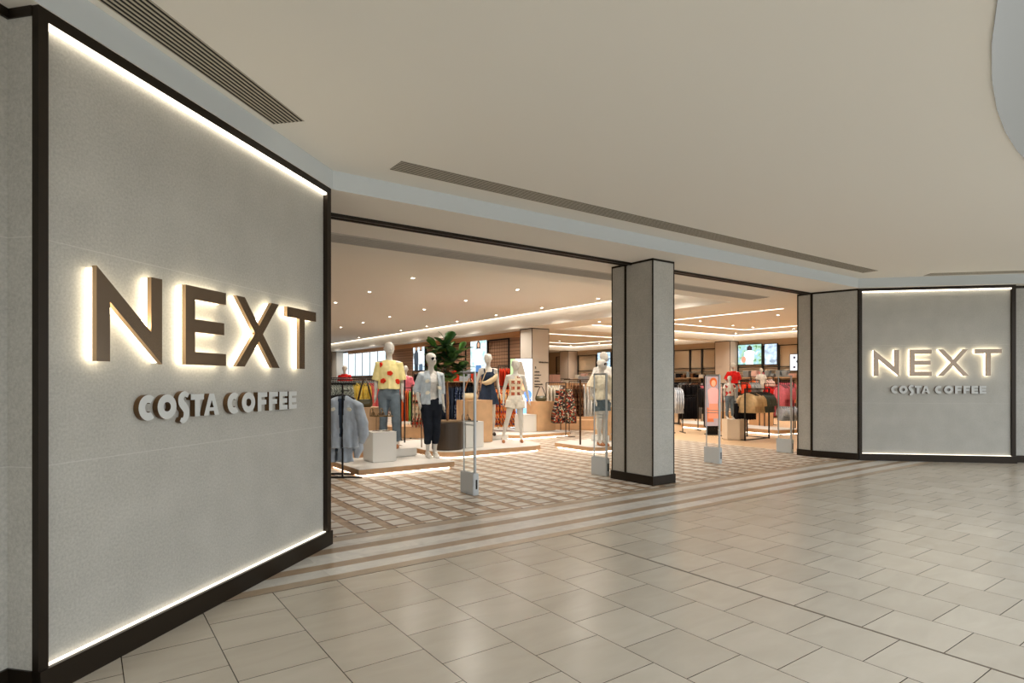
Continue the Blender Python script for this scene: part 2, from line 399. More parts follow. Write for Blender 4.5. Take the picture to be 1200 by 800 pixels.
def light_line(x0, x1, y0, y1, z, label, w=.035):
    bm = bmesh.new(); O = [(x0, y0), (x1, y0), (x1, y1), (x0, y1)]; I = [(x0+w, y0+w), (x1-w, y0+w), (x1-w, y1-w), (x0+w, y1-w)]
    rings = [[bm.verts.new((a-x0, b-y0, zz)) for a, b in l] for l, zz in ((O, 0), (I, 0), (I, .007), (O, .007))]
    for k in range(4):
        A_, B_ = rings[k], rings[(k+1) % 4]
        for m in range(4): bm.faces.new((A_[m], A_[(m+1) % 4], B_[(m+1) % 4], B_[m]))
    tag(link('light_line', bm, M_ledsoft, loc=(x0, y0, z-.009)), label, 'ceiling light')
light_line(15.1, 20.2, 8.43, 13.15, 3.40, 'thin glowing rectangular light line in the ceiling over the childrenswear')
light_line(15.1, 20.4, 18.8, 23.0, 3.40, 'thin glowing rectangular light line in the rear ceiling behind the entrance pillar')

# linear slot grilles
def grille(p0, p1, width, nlab, label, z=ZC, n=8):
    d = Vector((p1[0]-p0[0], p1[1]-p0[1], 0)); L = d.length; rz = math.atan2(d.y, d.x)
    t = empty('ceiling_grille', (p0[0], p0[1], z), rz, label, 'vent')
    link('backing', box(0, L, 0, width, -.001, .004), mat('grille_void', (22, 19, 15), rough=.8), t)
    bm = bmesh.new(); w = width/n
    for k in range(n+1):
        B(bm, 0, L, max(0, k*w-w*.20), min(width, k*w+w*.20), -.004, -.0015)
    link('slat', bm, mat('grille_slat', (188, 180, 164), rough=.6), t)
    return t

grille((1.29-.7366*6.5+.01, 4.39-.6763*6.5), (1.29, 4.39), .25, 0, 'slatted linear ceiling vent running above the large left sign wall')
grille((2.2, 4.70), (10.98, 4.62), .245, 0, 'long slatted linear ceiling vent running above the shop entrance')
grille((16.55, -.19), (12.17, 4.37), .25, 0, 'slatted linear ceiling vent above the right sign wall')

# shutter track in the head of the entrance and the grey air slot behind it
t = empty('shutter_track', (1.95, 6.0, ZS), label='dark metal shutter track across the head of the shop entrance', cat='track')
bm = bmesh.new(); B(bm, 0, 9.55, 0, .03, -.035, .0); B(bm, 0, 9.55, .09, .12, -.035, 0)
link('rail', bm, M_bronze, t)
link('slot', box(0, 9.55, .03, .09, -.012, 0), mat('track_slot', (120, 114, 104), rough=.6), t)
t = empty('air_slot', (-2, 6.79, ZS), label='grey linear air slot in the soffit just inside the entrance', cat='vent')
link('frame', box(0, 13.3, 0, .46, -.006, 0), mat('slot_grey', (196, 192, 184), rough=.7), t)
bm = bmesh.new()
for k in range(6): B(bm, 0, 13.3, .05+k*.066, .085+k*.066, -.012, -.006)
link('louvre', bm, mat('slot_grey_dark', (168, 165, 158), rough=.7), t)

# downlights ------------------------------------------------------------------------------------------
def downlight_proto():
    r = empty('downlight')
    bm = bmesh.new()
    tube(bm, [(0, 0, 0), (0, 0, -.012)], [.055, .05], 20)
    link('trim_ring', bm, M_white, r)
    bm = bmesh.new(); tube(bm, [(0, 0, -.012), (0, 0, -.016)], .034, 16)
    link('lens', bm, M_glowwhite, r)
    note_kids(r)
    return r
dl = downlight_proto(); first = [True]
def downlight(x, y, z, label, group, power, color=(1, .915, .81), spread=150):
    o = dl if first[0] else copy_tree(dl); first[0] = False
    o.location = (x, y, z); tag(o, label, 'light', group)
    l = bpy.data.lights.new('lamp', 'SPOT'); l.energy = power; l.color = color; l.spot_size = math.radians(spread); l.spot_blend = .9; l.shadow_soft_size = .05
    lo_ = bpy.data.objects.new('lamp', l); C.objects.link(lo_); lo_.parent = o; lo_.location = (0, 0, -.07)
for u in (2.8, 5.45, 8.1, 10.65):
    for v in (8.9, 11.1, 13.4, 15.75, 18.2, 20.5, 22.8, 27.5, 32.5):
        if u < .34*v-.6: continue
        downlight(u, v, 3.58, 'small recessed downlight in the raised ceiling over the womenswear', 'downlights over the womenswear', SHOP_SPOT*1.3)
for u, v in ((16.4, 9.6), (18.2, 12.3), (19.4, 12.3), (19.0, 9.6), (16.0, 12.0), (13.6, 9.6), (13.6, 12.4)):
    downlight(u, v, 3.399, 'small recessed downlight in the ceiling over the childrenswear', 'downlights over the childrenswear', SHOP_SPOT*1.1)
for u, v in ((21.2, 9.3), (21.2, 11.8), (21.2, 14.2), (21.2, 17.3), (21.2, 22), (21.2, 24.2)):
    downlight(u, v, 3.399, 'small recessed downlight in front of the far shelving wall', 'downlights before the far shelving', SHOP_SPOT*1.1)
for u, v in ((16, 20.2), (18.4, 21.8), (14, 17.4), (14, 22)):
    downlight(u, v, 3.399, 'small recessed downlight in the rear ceiling recess', 'downlights in the rear recess', SHOP_SPOT*1.1)
for u, v in ((11.95, 9.9), (11.95, 12.4)):
    downlight(u, v, ZS, 'small recessed downlight in the dropped ceiling edge near the white skirts', 'downlights in the dropped ceiling edge', SHOP_SPOT*.8)

# ------------------------------------------------------------------ sign walls
STROKE = {}
def letter_polys(ch, w, h, t, th=None):
    """outlines (x, z) of a sans capital in a w x h cell with stem thickness t"""
    th = th or t
    if ch == 'N':
        return [[(0, 0), (t, 0), (t, h*.64), (w, 0-.01*h), (w, h), (w-t, h), (w-t, h*.36), (0, h)]], []
    if ch == 'E':
        g = th
        return [[(0, 0), (w, 0), (w, g), (t, g), (t, h/2-g/2), (w*.95, h/2-g/2), (w*.95, h/2+g/2), (t, h/2+g/2), (t, h-g), (w, h-g), (w, h), (0, h)]], []
    if ch == 'F':
        g = th
        return [[(0, 0), (t, 0), (t, h/2-g*.6), (w*.9, h/2-g*.6), (w*.9, h/2+g*.4), (t, h/2+g*.4), (t, h-g), (w, h-g), (w, h), (0, h)]], []
    if ch == 'X':
        d = t*1.16; c = w/2; k = .12*h
        return [[(0, 0), (d, 0), (c, h/2-k*.95), (w-d, 0), (w, 0), (c+d*.5, h/2), (w-.02*w, h), (w-.02*w-d, h), (c, h/2+k*.95), (d, h), (0, h), (c-d*.5, h/2)]], []
    if ch == 'T':
        return [[(w/2-t/2, 0), (w/2+t/2, 0), (w/2+t/2, h-th), (w, h-th), (w, h), (0, h), (0, h-th), (w/2-t/2, h-th)]], []
    if ch == 'A':
        return [[(0, 0), (t*.95, 0), (t*1.15, h*.2), (w-t*1.15, h*.2), (w-t*.95, 0), (w, 0), (w/2+t*.5, h), (w/2-t*.5, h)]], [[(w/2-t*.42, h*.36), (w/2+t*.42, h*.36), (w/2, h*.7)]]
    if ch == 'O':
        n = 28; o = [(w/2+w/2*math.cos(a), h/2+h*.52*math.sin(a)) for a in [2*PI*k/n for k in range(n)]]
        i = [(w/2+(w/2-t)*math.cos(a), h/2+(h*.52-t)*math.sin(a)) for a in [2*PI*k/n for k in range(n)]]
        return [o], [i]
    if ch == 'C':
        n = 22; a0, a1 = math.radians(52), math.radians(308)
        o = [(w*.55+w*.55*math.cos(a), h/2+h*.52*math.sin(a)) for a in [a0+(a1-a0)*k/n for k in range(n+1)]]
        i = [(w*.55+(w*.55-t)*math.cos(a), h/2+(h*.52-t)*math.sin(a)) for a in [a1+(a0-a1)*k/n for k in range(n+1)]]
        return [o+i], []
    if ch == 'S':   # narrow S whose tail drops below the line
        pts = [(w*.95, h*.93), (w*.55, h*1.02), (w*.18, h*.88), (w*.2, h*.64), (w*.5, h*.46), (w*.74, h*.27), (w*.68, h*.02), (w*.4, -h*.14), (w*.1, -h*.08)]
        L_, R_ = [], []
        def cr(p, k):
            out = []
            for j in range(len(p)-1):
                p0, p1, p2, p3 = p[max(j-1, 0)], p[j], p[j+1], p[min(j+2, len(p)-1)]
                for q in range(k):
                    s = q/k
                    out.append(tuple(.5*((2*p1[i])+(-p0[i]+p2[i])*s+(2*p0[i]-5*p1[i]+4*p2[i]-p3[i])*s*s+(-p0[i]+3*p1[i]-3*p2[i]+p3[i])*s**3) for i in (0, 1)))
            return out+[p[-1]]
        P = cr(pts, 4)
        for i, p in enumerate(P):
            a, b_ = P[max(i-1, 0)], P[min(i+1, len(P)-1)]
            d = Vector((b_[0]-a[0], b_[1]-a[1])).normalized(); f = i/(len(P)-1); hw = t*.5*(.55+.6*math.sin(PI*min(1, max(0, f)))) 
            L_.append((p[0]-d.y*hw, p[1]+d.x*hw)); R_.append((p[0]+d.y*hw, p[1]-d.x*hw))
        return [L_+R_[::-1]], []
NEXT = [('N', .0, .420), ('E', .600, .358), ('X', 1.058, .50), ('T', 1.655, .424)]
COSTA = [('C', .384, .122), ('O', .516, .143), ('S', .684, .074), ('T', .775, .113), ('A', .888, .140), ('C', 1.108, .125), ('O', 1.257, .146), ('F', 1.433, .112), ('F', 1.567, .112), ('E', 1.698, .108), ('E', 1.824, .110)]
def scaled(loops, x, z): return [[(a+x, b_+z) for a, b_ in l] for l in loops]
def inset_loop(l, d):
    """shift every edge of a closed outline inward by d (sign follows winding)"""
    n = len(l); area = sum(l[i][0]*l[(i+1) % n][1]-l[(i+1) % n][0]*l[i][1] for i in range(n)); s = 1 if area > 0 else -1
    out = []
    for i in range(n):
        p0, p1, p2 = Vector(l[i-1]), Vector(l[i]), Vector(l[(i+1) % n])
        d1 = (p1-p0).normalized(); d2 = (p2-p1).normalized()
        n1 = Vector((-d1.y, d1.x))*s; n2 = Vector((-d2.y, d2.x))*s
        k = n1+n2; q = k.length_squared
        m_ = k*(2*d/q) if q > .3 else n1*d
        out.append((p1.x+m_.x, p1.y+m_.y))
    return out
def sign(parentpos, rz, x0, cx0, face_y, wall_y, which):
    big = empty('shop_sign', parentpos, rz, 'large bronze halo-lit lettering on the %s stone wall' % which, 'sign')
    M_s = mat('letter_side', (200, 170, 136), rough=.35, metal=.7)
    M_halo = emit('halo_acrylic', (1.0, .88, .66), 7)
    z0, h = 1.553, .478
    for ch, lx, w in NEXT:
        out, holes = letter_polys(ch, w, h, .078, .078)
        for l in out:
            lp = [(a+x0+lx, b_+z0) for a, b_ in l]
            bm = bmesh.new(); poly_extrude(bm, lp, face_y, face_y+.028, mi_side=1)
            o = link('letter', bm, [M_brass, M_s], big)
            bm = bmesh.new(); poly_extrude(bm, inset_loop(lp, .004), face_y+.028, wall_y-.002)
            link('halo_light', bm, M_halo, o)
    sm = empty('cafe_sign', parentpos, rz, 'small pale raised lettering below the halo-lit letters on the %s stone wall' % which, 'sign')
    M_lf = mat('letter_white', (205, 206, 202), rough=.5); M_ls = mat('letter_return', (110, 84, 58), rough=.35, metal=.7)
    for ch, lx, w in COSTA:
        out, holes = letter_polys(ch, w, .138, .044, .035)
        xx = cx0+(lx-.374)
        bm = bmesh.new()
        poly_extrude(bm, [(a+xx, b_+1.235) for a, b_ in out[0]], wall_y-.038, wall_y-.004, holes=[[(a+xx, b_+1.235) for a, b_ in l] for l in holes], mi_side=1)
        link('letter', bm, [M_lf, M_ls], sm)
def sign_wall(name, pos, rz, s0, s1, which, ret0, ret1):
    """x along the wall, y into the wall; frame and plinth faces at y=0, stone panel at y=.04"""
    w = empty(name, pos, rz); w['kind'] = 'structure'
    Z = ZS
    link('stone_panel', box(s0+.048, s1-.065, .04, .7, .0, Z), M_stone, w)
    bm = bmesh.new()
    B(bm, s0, s0+.048, 0, .036, 0, Z); B(bm, s1-.065, s1, 0, .75, 0, Z); B(bm, s0+.048, s1-.065, 0, .06, Z-.055, Z)
    link('frame', bm, M_bronze, w)
    link('plinth', box(s0+.0, s1+.012, -.012, .06, 0, .125), M_bronze, w)
    # lit reveals
    link('top_light', box(s0+.05, s1-.067, .006, .039, Z-.072, Z-.055), M_led, w)
    link('bottom_light', box(s0+.05, s1-.067, .015, .035, .125, .131), M_ledlow, w)
    # the wall goes on set back beyond the outer return
    if ret0:
        link('return_panel', box(s0-3, s0+.048, .18, .7, 0, Z), M_stone, w)
        link('return_panel', box(s0+.004, s0+.047, .036, .2, 0, Z), M_stone, w)
        bm = bmesh.new(); B(bm, s0-3, s0-.002, .165, .185, 0, .125); B(bm, s0-3, s0-.002, .165, .185, Z-.045, Z); B(bm, s0-.006, s0+.03, .036, .18, 0, .125); B(bm, s0-.004, s0+.03, .036, .18, Z-.045, Z)
        link('return_trim', bm, M_bronze, w)
    if ret1:
        link('return_panel', box(s1-.02, s1+3, .18, .7, 0, Z), M_stone, w)
        bm = bmesh.new(); B(bm, s1+.002, s1+3, .165, .185, 0, .125); B(bm, s1+.002, s1+3, .165, .185, Z-.045, Z)
        link('return_trim', bm, M_bronze, w)
    return w
RL = math.atan2(la[1], la[0]); RR = math.atan2(lb[1], lb[0])
PL = (-.04, 3.59, 0); PR = (11.62, 5.21, 0)
sign_wall('wall_left', PL, RL, -.183, 2.473, 'left', True, False)
sign(PL, RL, .088, .367, -.03, .04, 'left')
sign_wall('wall_right', PR, RR, 0, 2.553, 'right', False, True)
sign(PR, RR, .235, .525, -.03, .04, 'right')

# return of the right wall: splayed panel and pier
def framed_panel(p0, p1, name, depth=.3):
    d = Vector((p1[0]-p0[0], p1[1]-p0[1], 0)); L = d.length; rz = math.atan2(d.y, d.x)
    w = empty(name, (*p0, 0), rz); w['kind'] = 'structure'
    link('stone_panel', box(0, L, .008, depth, 0, ZS), M_stone, w)
    link('edge_trim', B(B(bmesh.new(), 0, .022, 0, .03, 0, ZS), L-.022, L, 0, .03, 0, ZS), M_bronze, w)
    link('head_trim', box(0, L, 0, .03, ZS-.035, ZS), M_bronze, w)
    link('plinth', box(0, L, -.012, .03, 0, .125), M_bronze, w)
    return w
framed_panel((11.41, 5.99), (11.61, 5.215), 'wall_pier', .5)
framed_panel((11.45, 6.30), (11.41, 5.995), 'wall_jamb', .5)
struct('wall_back_right', box(11.9, 26, 6.0, 6.3, 0, ZS), M_white)

# entrance pillar
def pillar(x0, x1, y0, y1, name, z=ZS, div=None, m=M_stone):
    w = empty(name, (x0, y0, 0)); w['kind'] = 'structure'
    X, Y = x1-x0, y1-y0
    link('cladding', box(.006, X-.006, .006, Y-.006, 0, z), m, w)
    bm = bmesh.new(); e = .016
    for cx in (0, X-e):
        for cy in (0, Y-e): B(bm, cx, cx+e, cy, cy+e, 0, z)
    if div is not None: B(bm, -.004, .02, div-.018, div+.018, 0, z)
    B(bm, 0, X, 0, Y, z-.028, z-.001)
    link('trim', bm, M_bronze, w)
    link('plinth', box(-.012, X+.012, -.012, Y+.012, 0, .128), M_bronze, w)
    return w
pillar(6.42, 6.88, 5.60, 6.40, 'pillar_entrance', div=.52)
pc = pillar(11.6, 12.3, 15.1, 15.75, 'pillar_womenswear', m=mat('pillar_paint', (206, 198, 186), rough=.6, bump=.05))
pillar(22.0, 22.6, 15.0, 15.75, 'pillar_childrenswear', m=mat('pillar_warm', (200, 184, 168), rough=.6))
pillar(21.9, 22.6, 25.2, 25.95, 'pillar_rear', m=MC['pillar_warm'])
pillar(11.6, 12.2, 33.4, 34.2, 'pillar_far', m=MC['pillar_paint'])

# shop shell
struct('wall_shop_back', box(-14, 26, 39.8, 40, 0, 3.7), mat('shell_wall', (214, 200, 182), rough=.8))
struct('wall_shop_right', box(22.6, 22.8, 6, 40, 0, 3.4), mat('far_wall_beige', (196, 172, 142), rough=.6))
struct('wall_shop_left', box(-14.2, -14, 3, 40, 0, 3.7), MC['shell_wall'])
struct('wall_behind_sign', box(-14, -.6, 5.5, 5.7, 0, 3.7), MC['shell_wall'])
# timber clad wall of the womenswear
def wood_wall():
    m = bpy.data.materials.new('timber_slats'); m.use_nodes = True; nt = m.node_tree; b = nt.nodes['Principled BSDF']; L = nt.links.new
    tc = N(nt, 'ShaderNodeTexCoord'); br = N(nt, 'ShaderNodeTexBrick'); br.offset = 0
    mp = N(nt, 'ShaderNodeMapping'); mp.inputs['Rotation'].default_value = (PI/2, 0, PI/2); L(tc.outputs['Object'], mp.inputs[0]); L(mp.outputs[0], br.inputs['Vector'])
    br.inputs['Scale'].default_value = 1; br.inputs['Brick Width'].default_value = .12; br.inputs['Row Height'].default_value = .12; br.inputs['Mortar Size'].default_value = .012
    br.inputs['Color1'].default_value = (*lin((186, 146, 116)), 1); br.inputs['Color2'].default_value = (*lin((170, 130, 102)), 1); br.inputs['Mortar'].default_value = (*lin((124, 92, 70)), 1)
    L(br.outputs['Color'], b.inputs['Base Color']); b.inputs['Roughness'].default_value = .6
    return m
M_timber = wood_wall()
struct('wall_timber', box(12.1, 12.3, 15.9, 32.6, 0, 3.17), M_timber)
struct('trim_5', box(12.0, 12.1, 15.9, 32.6, 2.98, 3.165), mat('timber_band', (210, 156, 108), rough=.5))
for i, (u, v) in enumerate([(-5, -1.5), (-2, -1.5), (1, -2.5), (-5, -5), (-2, -5), (-5, -9), (-2, -9), (-8, -3), (-8, -8)]):  # unseen downlights added behind the camera to brighten mall floor and ceiling
    downlight(u, v, ZC-.0005, 'added fill downlight in the mall ceiling, unseen behind the camera', 'added fill downlights in the mall ceiling', MALL_FILL_SPOT, (1, .96, .9))

# ------------------------------------------------------------------ figures
def limb(bm, pts, rs, **k): return tube(bm, pts, rs, seg=12, **k)
def mannequin_mesh(pose, voxel=.011):
    """one continuous shop-mannequin body; front faces -y, feet at z=0, 1.80 m tall"""
    bm = bmesh.new(); P = pose
    tw = P.get('lean', 0)
    loft(bm, [(0, 0, .82, .07, .06), (0, 0, .87, .145, .095), (0, 0, .93, .172, .112), (0, 0, 1.0, .158, .104), (0, 0, 1.08, .126, .088), (0, 0, 1.14, .118, .082),
              (tw*.3, 0, 1.22, .132, .09), (tw*.5, -.012, 1.30, .148, .108), (tw*.7, -.004, 1.37, .158, .098), (tw*.9, 0, 1.43, .165, .078), (tw, 0, 1.47, .12, .062), (tw, 0, 1.50, .058, .05),
              (tw, -.004, 1.55, .048, .048), (tw, -.01, 1.60, .052, .058)], seg=28)
    # head: egg with brow, nose and jaw
    hb = bmesh.new()
    loft(hb, [(0, -.03, 1.585, .03, .035), (0, -.03, 1.60, .048, .06), (0, -.022, 1.63, .062, .08), (0, -.012, 1.67, .072, .092), (0, -.006, 1.71, .077, .098), (0, 0, 1.75, .074, .095), (0, .004, 1.78, .06, .08), (0, .006, 1.80, .036, .05), (0, .006, 1.808, .01, .014)], seg=24)
    tube(hb, [(0, -.098, 1.705), (0, -.116, 1.672), (0, -.10, 1.660)], [.006, .012, .008], 8)
    tube(hb, [(-.02, -.098, 1.632), (0, -.104, 1.633), (.02, -.098, 1.632)], [.004, .008, .004], 8)
    for s in (-1, 1): tube(hb, [(s*.074, .006, 1.71), (s*.08, .01, 1.69), (s*.074, .006, 1.67)], [.008, .014, .007], 8)
    for v in hb.verts: v.co.x *= 1.12; v.co.y *= 1.06
    R = Matrix.Rotation(P.get('head', 0), 4, 'Z'); T = Matrix.Translation((tw, 0, 0))
    bmesh.ops.transform(hb, matrix=T @ R, verts=hb.verts[:])
    me = bpy.data.meshes.new('h'); hb.to_mesh(me); bm.from_mesh(me); hb.free(); bpy.data.meshes.remove(me)
    for s in (-1, 1):
        k = 'R' if s < 0 else 'L'
        sh = Vector((s*.168+tw, 0, 1.435)); el = Vector(P['el'+k]); wr = Vector(P['wr'+k]); 
        limb(bm, [sh-Vector((s*.06, 0, -.005)), sh, sh.lerp(el, .35), el, el.lerp(wr, .3), wr], [.052, .056, .046, .036, .037, .024])
        d = (wr-el).normalized(); side = Vector((0, -1, 0)) - d*d.dot(Vector((0, -1, 0))); side.normalize()
        out = d.cross(side)
        pm = wr+d*.085
        tube(bm, [wr-d*.01, wr+d*.03, pm], [.022, .032, .034], 10, flat=.5) if abs(side.x) > 2 else tube(bm, [wr-d*.01, wr+d*.03, pm], [.021, .027, .028], 10)
        for i, L_ in enumerate((.062, .074, .070, .052)):
            b0 = pm+side*(.027-.018*i)-d*.012
            c1 = b0+d*L_*.5; c2 = b0+d*L_+out*(-s*.016)
            tube(bm, [b0, c1, c2], [.0092, .0088, .007], 8)
        th = wr+d*.03+side*.024
        tube(bm, [th, th+d*.03+side*.022, th+d*.062+side*.026], [.012, .0105, .008], 8)
        hp = Vector((s*.088, 0, .90)); kn = Vector(P['kn'+k]); an = Vector(P['an'+k])
        calf = kn.lerp(an, .3)+Vector((0, .016, 0))
        limb(bm, [hp+Vector((0, 0, .03)), hp-Vector((0, 0, .03)), hp.lerp(kn, .5), kn, calf, kn.lerp(an, .7), an], [.086, .09, .073, .052, .055, .038, .031])
        fd = Vector((math.sin(P.get('ft'+k, 0)), -math.cos(P.get('ft'+k, 0)), 0))
        hl = P.get('heel', .07)
        heel = Vector((an.x, an.y, 0))-fd*.03
        tube(bm, [an, Vector((an.x, an.y, hl+.02))-fd*.015], [.032, .03], 10)
        tube(bm, [heel+Vector((0, 0, hl+.025)), Vector((an.x, an.y, hl*.6+.03))+fd*.06, Vector((an.x, an.y, .022))+fd*.13, Vector((an.x, an.y, .016))+fd*.19], [.028, .034, .036, .018], 10)
    bm = remesh(bm, voxel, 2)
    return bm
def rings_for(kind):
    return {
     'tee': [(0, 0, .98, .185, .13, .05), (0, 0, 1.06, .17, .122, .05), (0, 0, 1.16, .16, .115, .04), (0, -.008, 1.28, .168, .128, .02), (0, -.004, 1.37, .18, .118), (0, 0, 1.43, .182, .096), (0, 0, 1.47, .13, .076), (0, 0, 1.492, .085, .068)],
     'loose': [(0, 0, 1.0, .185, .15, .08), (0, 0, 1.06, .183, .145, .07), (0, 0, 1.16, .178, .135, .05), (0, -.008, 1.28, .176, .135, .03), (0, -.004, 1.37, .178, .122), (0, 0, 1.43, .175, .1), (0, 0, 1.47, .135, .078), (0, 0, 1.492, .09, .07)],
     'jacket': [(0, 0, .92, .19, .16, .08), (0, 0, 1.0, .187, .155, .08), (0, 0, 1.06, .184, .15, .07), (0, 0, 1.16, .18, .14, .05), (0, -.008, 1.28, .178, .14, .03), (0, -.004, 1.37, .178, .125), (0, 0, 1.43, .175, .1), (0, 0, 1.47, .135, .078), (0, 0, 1.492, .09, .07)],
     'tank': [(0, 0, 1.0, .165, .114), (0, 0, 1.08, .136, .1), (0, 0, 1.14, .129, .094), (0, 0, 1.22, .142, .1), (0, -.012, 1.30, .158, .118), (0, -.004, 1.37, .163, .106), (0, 0, 1.42, .14, .088), (0, 0, 1.455, .10, .072)],
     'crop': [(0, 0, 1.06, .16, .11), (0, 0, 1.14, .14, .1), (0, 0, 1.22, .147, .104), (0, -.012, 1.30, .16, .122), (0, -.004, 1.37, .165, .108), (0, 0, 1.42, .15, .09), (0, 0, 1.45, .11, .074)],
     'pinafore': [(0, 0, .68, .25, .185, .07), (0, 0, .80, .225, .165, .06), (0, 0, .93, .195, .14, .04), (0, 0, 1.05, .155, .115), (0, 0, 1.14, .136, .1), (0, -.01, 1.24, .15, .112), (0, -.012, 1.32, .155, .122), (0, -.008, 1.40, .12, .098)],
     'shorts_top': [(0, 0, .80, .175, .13), (0, 0, .9, .19, .128, .03), (0, 0, 1.0, .165, .115), (0, 0, 1.06, .142, .102)],
     'peplum': [(0, 0, .96, .25, .18, .12), (0, 0, 1.05, .22, .16, .1), (0, 0, 1.16, .18, .13, .05), (0, -.01, 1.28, .175, .13, .02), (0, -.004, 1.37, .178, .114), (0, 0, 1.43, .17, .092), (0, 0, 1.47, .12, .072)],
     'skirt': [(0, 0, .66, .24, .18, .1), (0, 0, .8, .215, .155, .08), (0, 0, .93, .19, .13, .03), (0, 0, 1.05, .15, .11)],
    }[kind]
def top_mesh(kind, P, sleeve=0, sr=.07, voxel=.010, open_front=False):
    bm = bmesh.new(); loft(bm, rings_for(kind), seg=36, nf=9, ph=random.random()*6)
    if sleeve:
        for s in (-1, 1):
            k = 'R' if s < 0 else 'L'
            sh = Vector((s*.165, 0, 1.425)); el = Vector(P['el'+k]); wr = Vector(P['wr'+k])
            if sleeve <= 1: pts = [sh-Vector((s*.05, 0, 0)), sh, sh.lerp(el, sleeve*.5), sh.lerp(el, sleeve)]; rs = [.06, .075, sr, sr*1.18]
            else: pts = [sh-Vector((s*.05, 0, 0)), sh, sh.lerp(el, .5), el, el.lerp(wr, sleeve-1)]; rs = [.06, .076, sr, sr*.95, sr*.8]
            tube(bm, pts, rs, 14)
    bm = remesh(bm, voxel, 3); wrinkle(bm, .012, 9, .6, random.random()*9); wrinkle(bm, .005, 26, .7)
    return bm
def legs_mesh(P, to=1.0, r=(.108, .082, .062, .055), waist=1.04, voxel=.010):
    bm = bmesh.new()
    loft(bm, [(0, 0, .82, .13, .1), (0, 0, .88, .178, .118), (0, 0, .95, .184, .122), (0, 0, 1.0, .166, .112), (0, 0, waist, .145, .1)], seg=28)
    for s in (-1, 1):
        k = 'R' if s < 0 else 'L'
        hp = Vector((s*.09, 0, .90)); kn = Vector(P['kn'+k]); an = Vector(P['an'+k])
        if to > .5: pts = [hp, hp.lerp(kn, .5), kn, kn.lerp(an, .5), kn.lerp(an, (to-.5)*2)]; rs = [r[0], r[1]+.008, r[1]-.006, r[2]+.004, r[3]]
        else: pts = [hp, hp.lerp(kn, to), hp.lerp(kn, to*2)]; rs = [r[0], r[0], r[0]+.004]
        tube(bm, pts, rs, 16)
    bm = remesh(bm, voxel, 3); wrinkle(bm, .008, 12, .8, random.random()*9)
    return bm
STAND = dict(elR=(-.225, .03, 1.14), wrR=(-.25, -.03, .90), elL=(.225, .03, 1.14), wrL=(.25, -.03, .90), knR=(-.10, -.01, .50), anR=(-.115, .02, .11), knL=(.10, -.02, .50), anL=(.125, .0, .11), head=0)
def P_(**k): d = dict(STAND); d.update(k); return d
def figure(px, Y, z, turn, H, pose, label, group=None, xy=None):
    """turn: rotation away from facing the camera (radians, + turns towards the picture's right)"""
    x, y = xy or G(px, Y)
    r = empty('mannequin', (x, y, z), CAMX+turn, label, 'mannequin', group); r.scale = (H/1.808,)*3
    link('body', mannequin_mesh(pose), M_mann, r, smooth=True)
    return r
def arm_cuffs(): pass
def shoe(P, k, m, parent, heel=.03):
    an = Vector(P['an'+k]); a = P.get('ft'+k, 0); fd = Vector((math.sin(a), -math.cos(a), 0)); b = Vector((an.x, an.y, 0))
    bm = bmesh.new(); tube(bm, [b-fd*.055+Vector((0, 0, .03)), b+fd*.05+Vector((0, 0, .03)), b+fd*.14+Vector((0, 0, .026)), b+fd*.215+Vector((0, 0, .018))], [.034, .042, .044, .022], 12, flat=.8)
    for zz in (.06, .085): tube(bm, [b-fd*.03+Vector((fd.y*.03, -fd.x*.03, zz)), b+fd*.055+Vector((0, 0, zz+.01)), b-fd*.03-Vector((fd.y*.03, -fd.x*.03, -zz))], .009, 8)
    link('shoe', bm, m, parent, smooth=True)

M_yel = patterned('fabric_yellow_poppy', [(242, 226, 160), (243, 228, 166), (240, 224, 154), (242, 226, 160)], 9)
M_denimlight = cloth('light_denim', (190, 200, 206)); M_denimmid = cloth('mid_denim', (108, 120, 128), n=.2, ns=7); M_denimdark = cloth('dark_denim', (34, 38, 46), n=.25, ns=6)
M_denimnavy = cloth('navy_denim', (50, 60, 78), n=.2, ns=6); M_cream = cloth('cream', (226, 218, 202)); M_whitec = cloth('white', (226, 222, 214))
M_red = cloth('red', (212, 40, 36)); M_redor = cloth('red_orange', (226, 72, 44)); M_pink = cloth('pink', (226, 120, 134)); M_blackc = cloth('black', (28, 26, 28)); M_grey = cloth('grey', (150, 154, 154))
M_leather = mat('tan_leather', (176, 112, 66), rough=.5); M_darkgreenleather = mat('olive_leather', (70, 66, 36), rough=.45); M_creamleather = mat('cream_leather', (206, 184, 146), rough=.55)
M_goldstrap = mat('dark_strap', (52, 38, 28), rough=.5)

def patches(parent, name, m, spots, r=.035):
    """small printed or stitched flower discs lying on the cloth, each (x, y, z, nx, ny)"""
    for (x, y, z, nx, ny) in spots:
        bm = bmesh.new(); n = 16
        d = Vector((nx, ny, 0)).normalized(); a = Vector((-d.y, d.x, 0)); c = Vector((x, y, z))
        vs = [bm.verts.new(c+d*.004+(a*math.cos(t)+Vector((0, 0, 1))*math.sin(t))*r*(1+.10*math.cos(5*t)+.12*math.cos(2*t+x*9))) for t in [2*PI*k/n for k in range(n)]]
        f = bm.faces.new(vs); ex = bmesh.ops.extrude_face_region(bm, geom=[f]); bmesh.ops.translate(bm, vec=-d*.03, verts=[v for v in ex['geom'] if isinstance(v, bmesh.types.BMVert)])
        link(name, bm, m, parent)

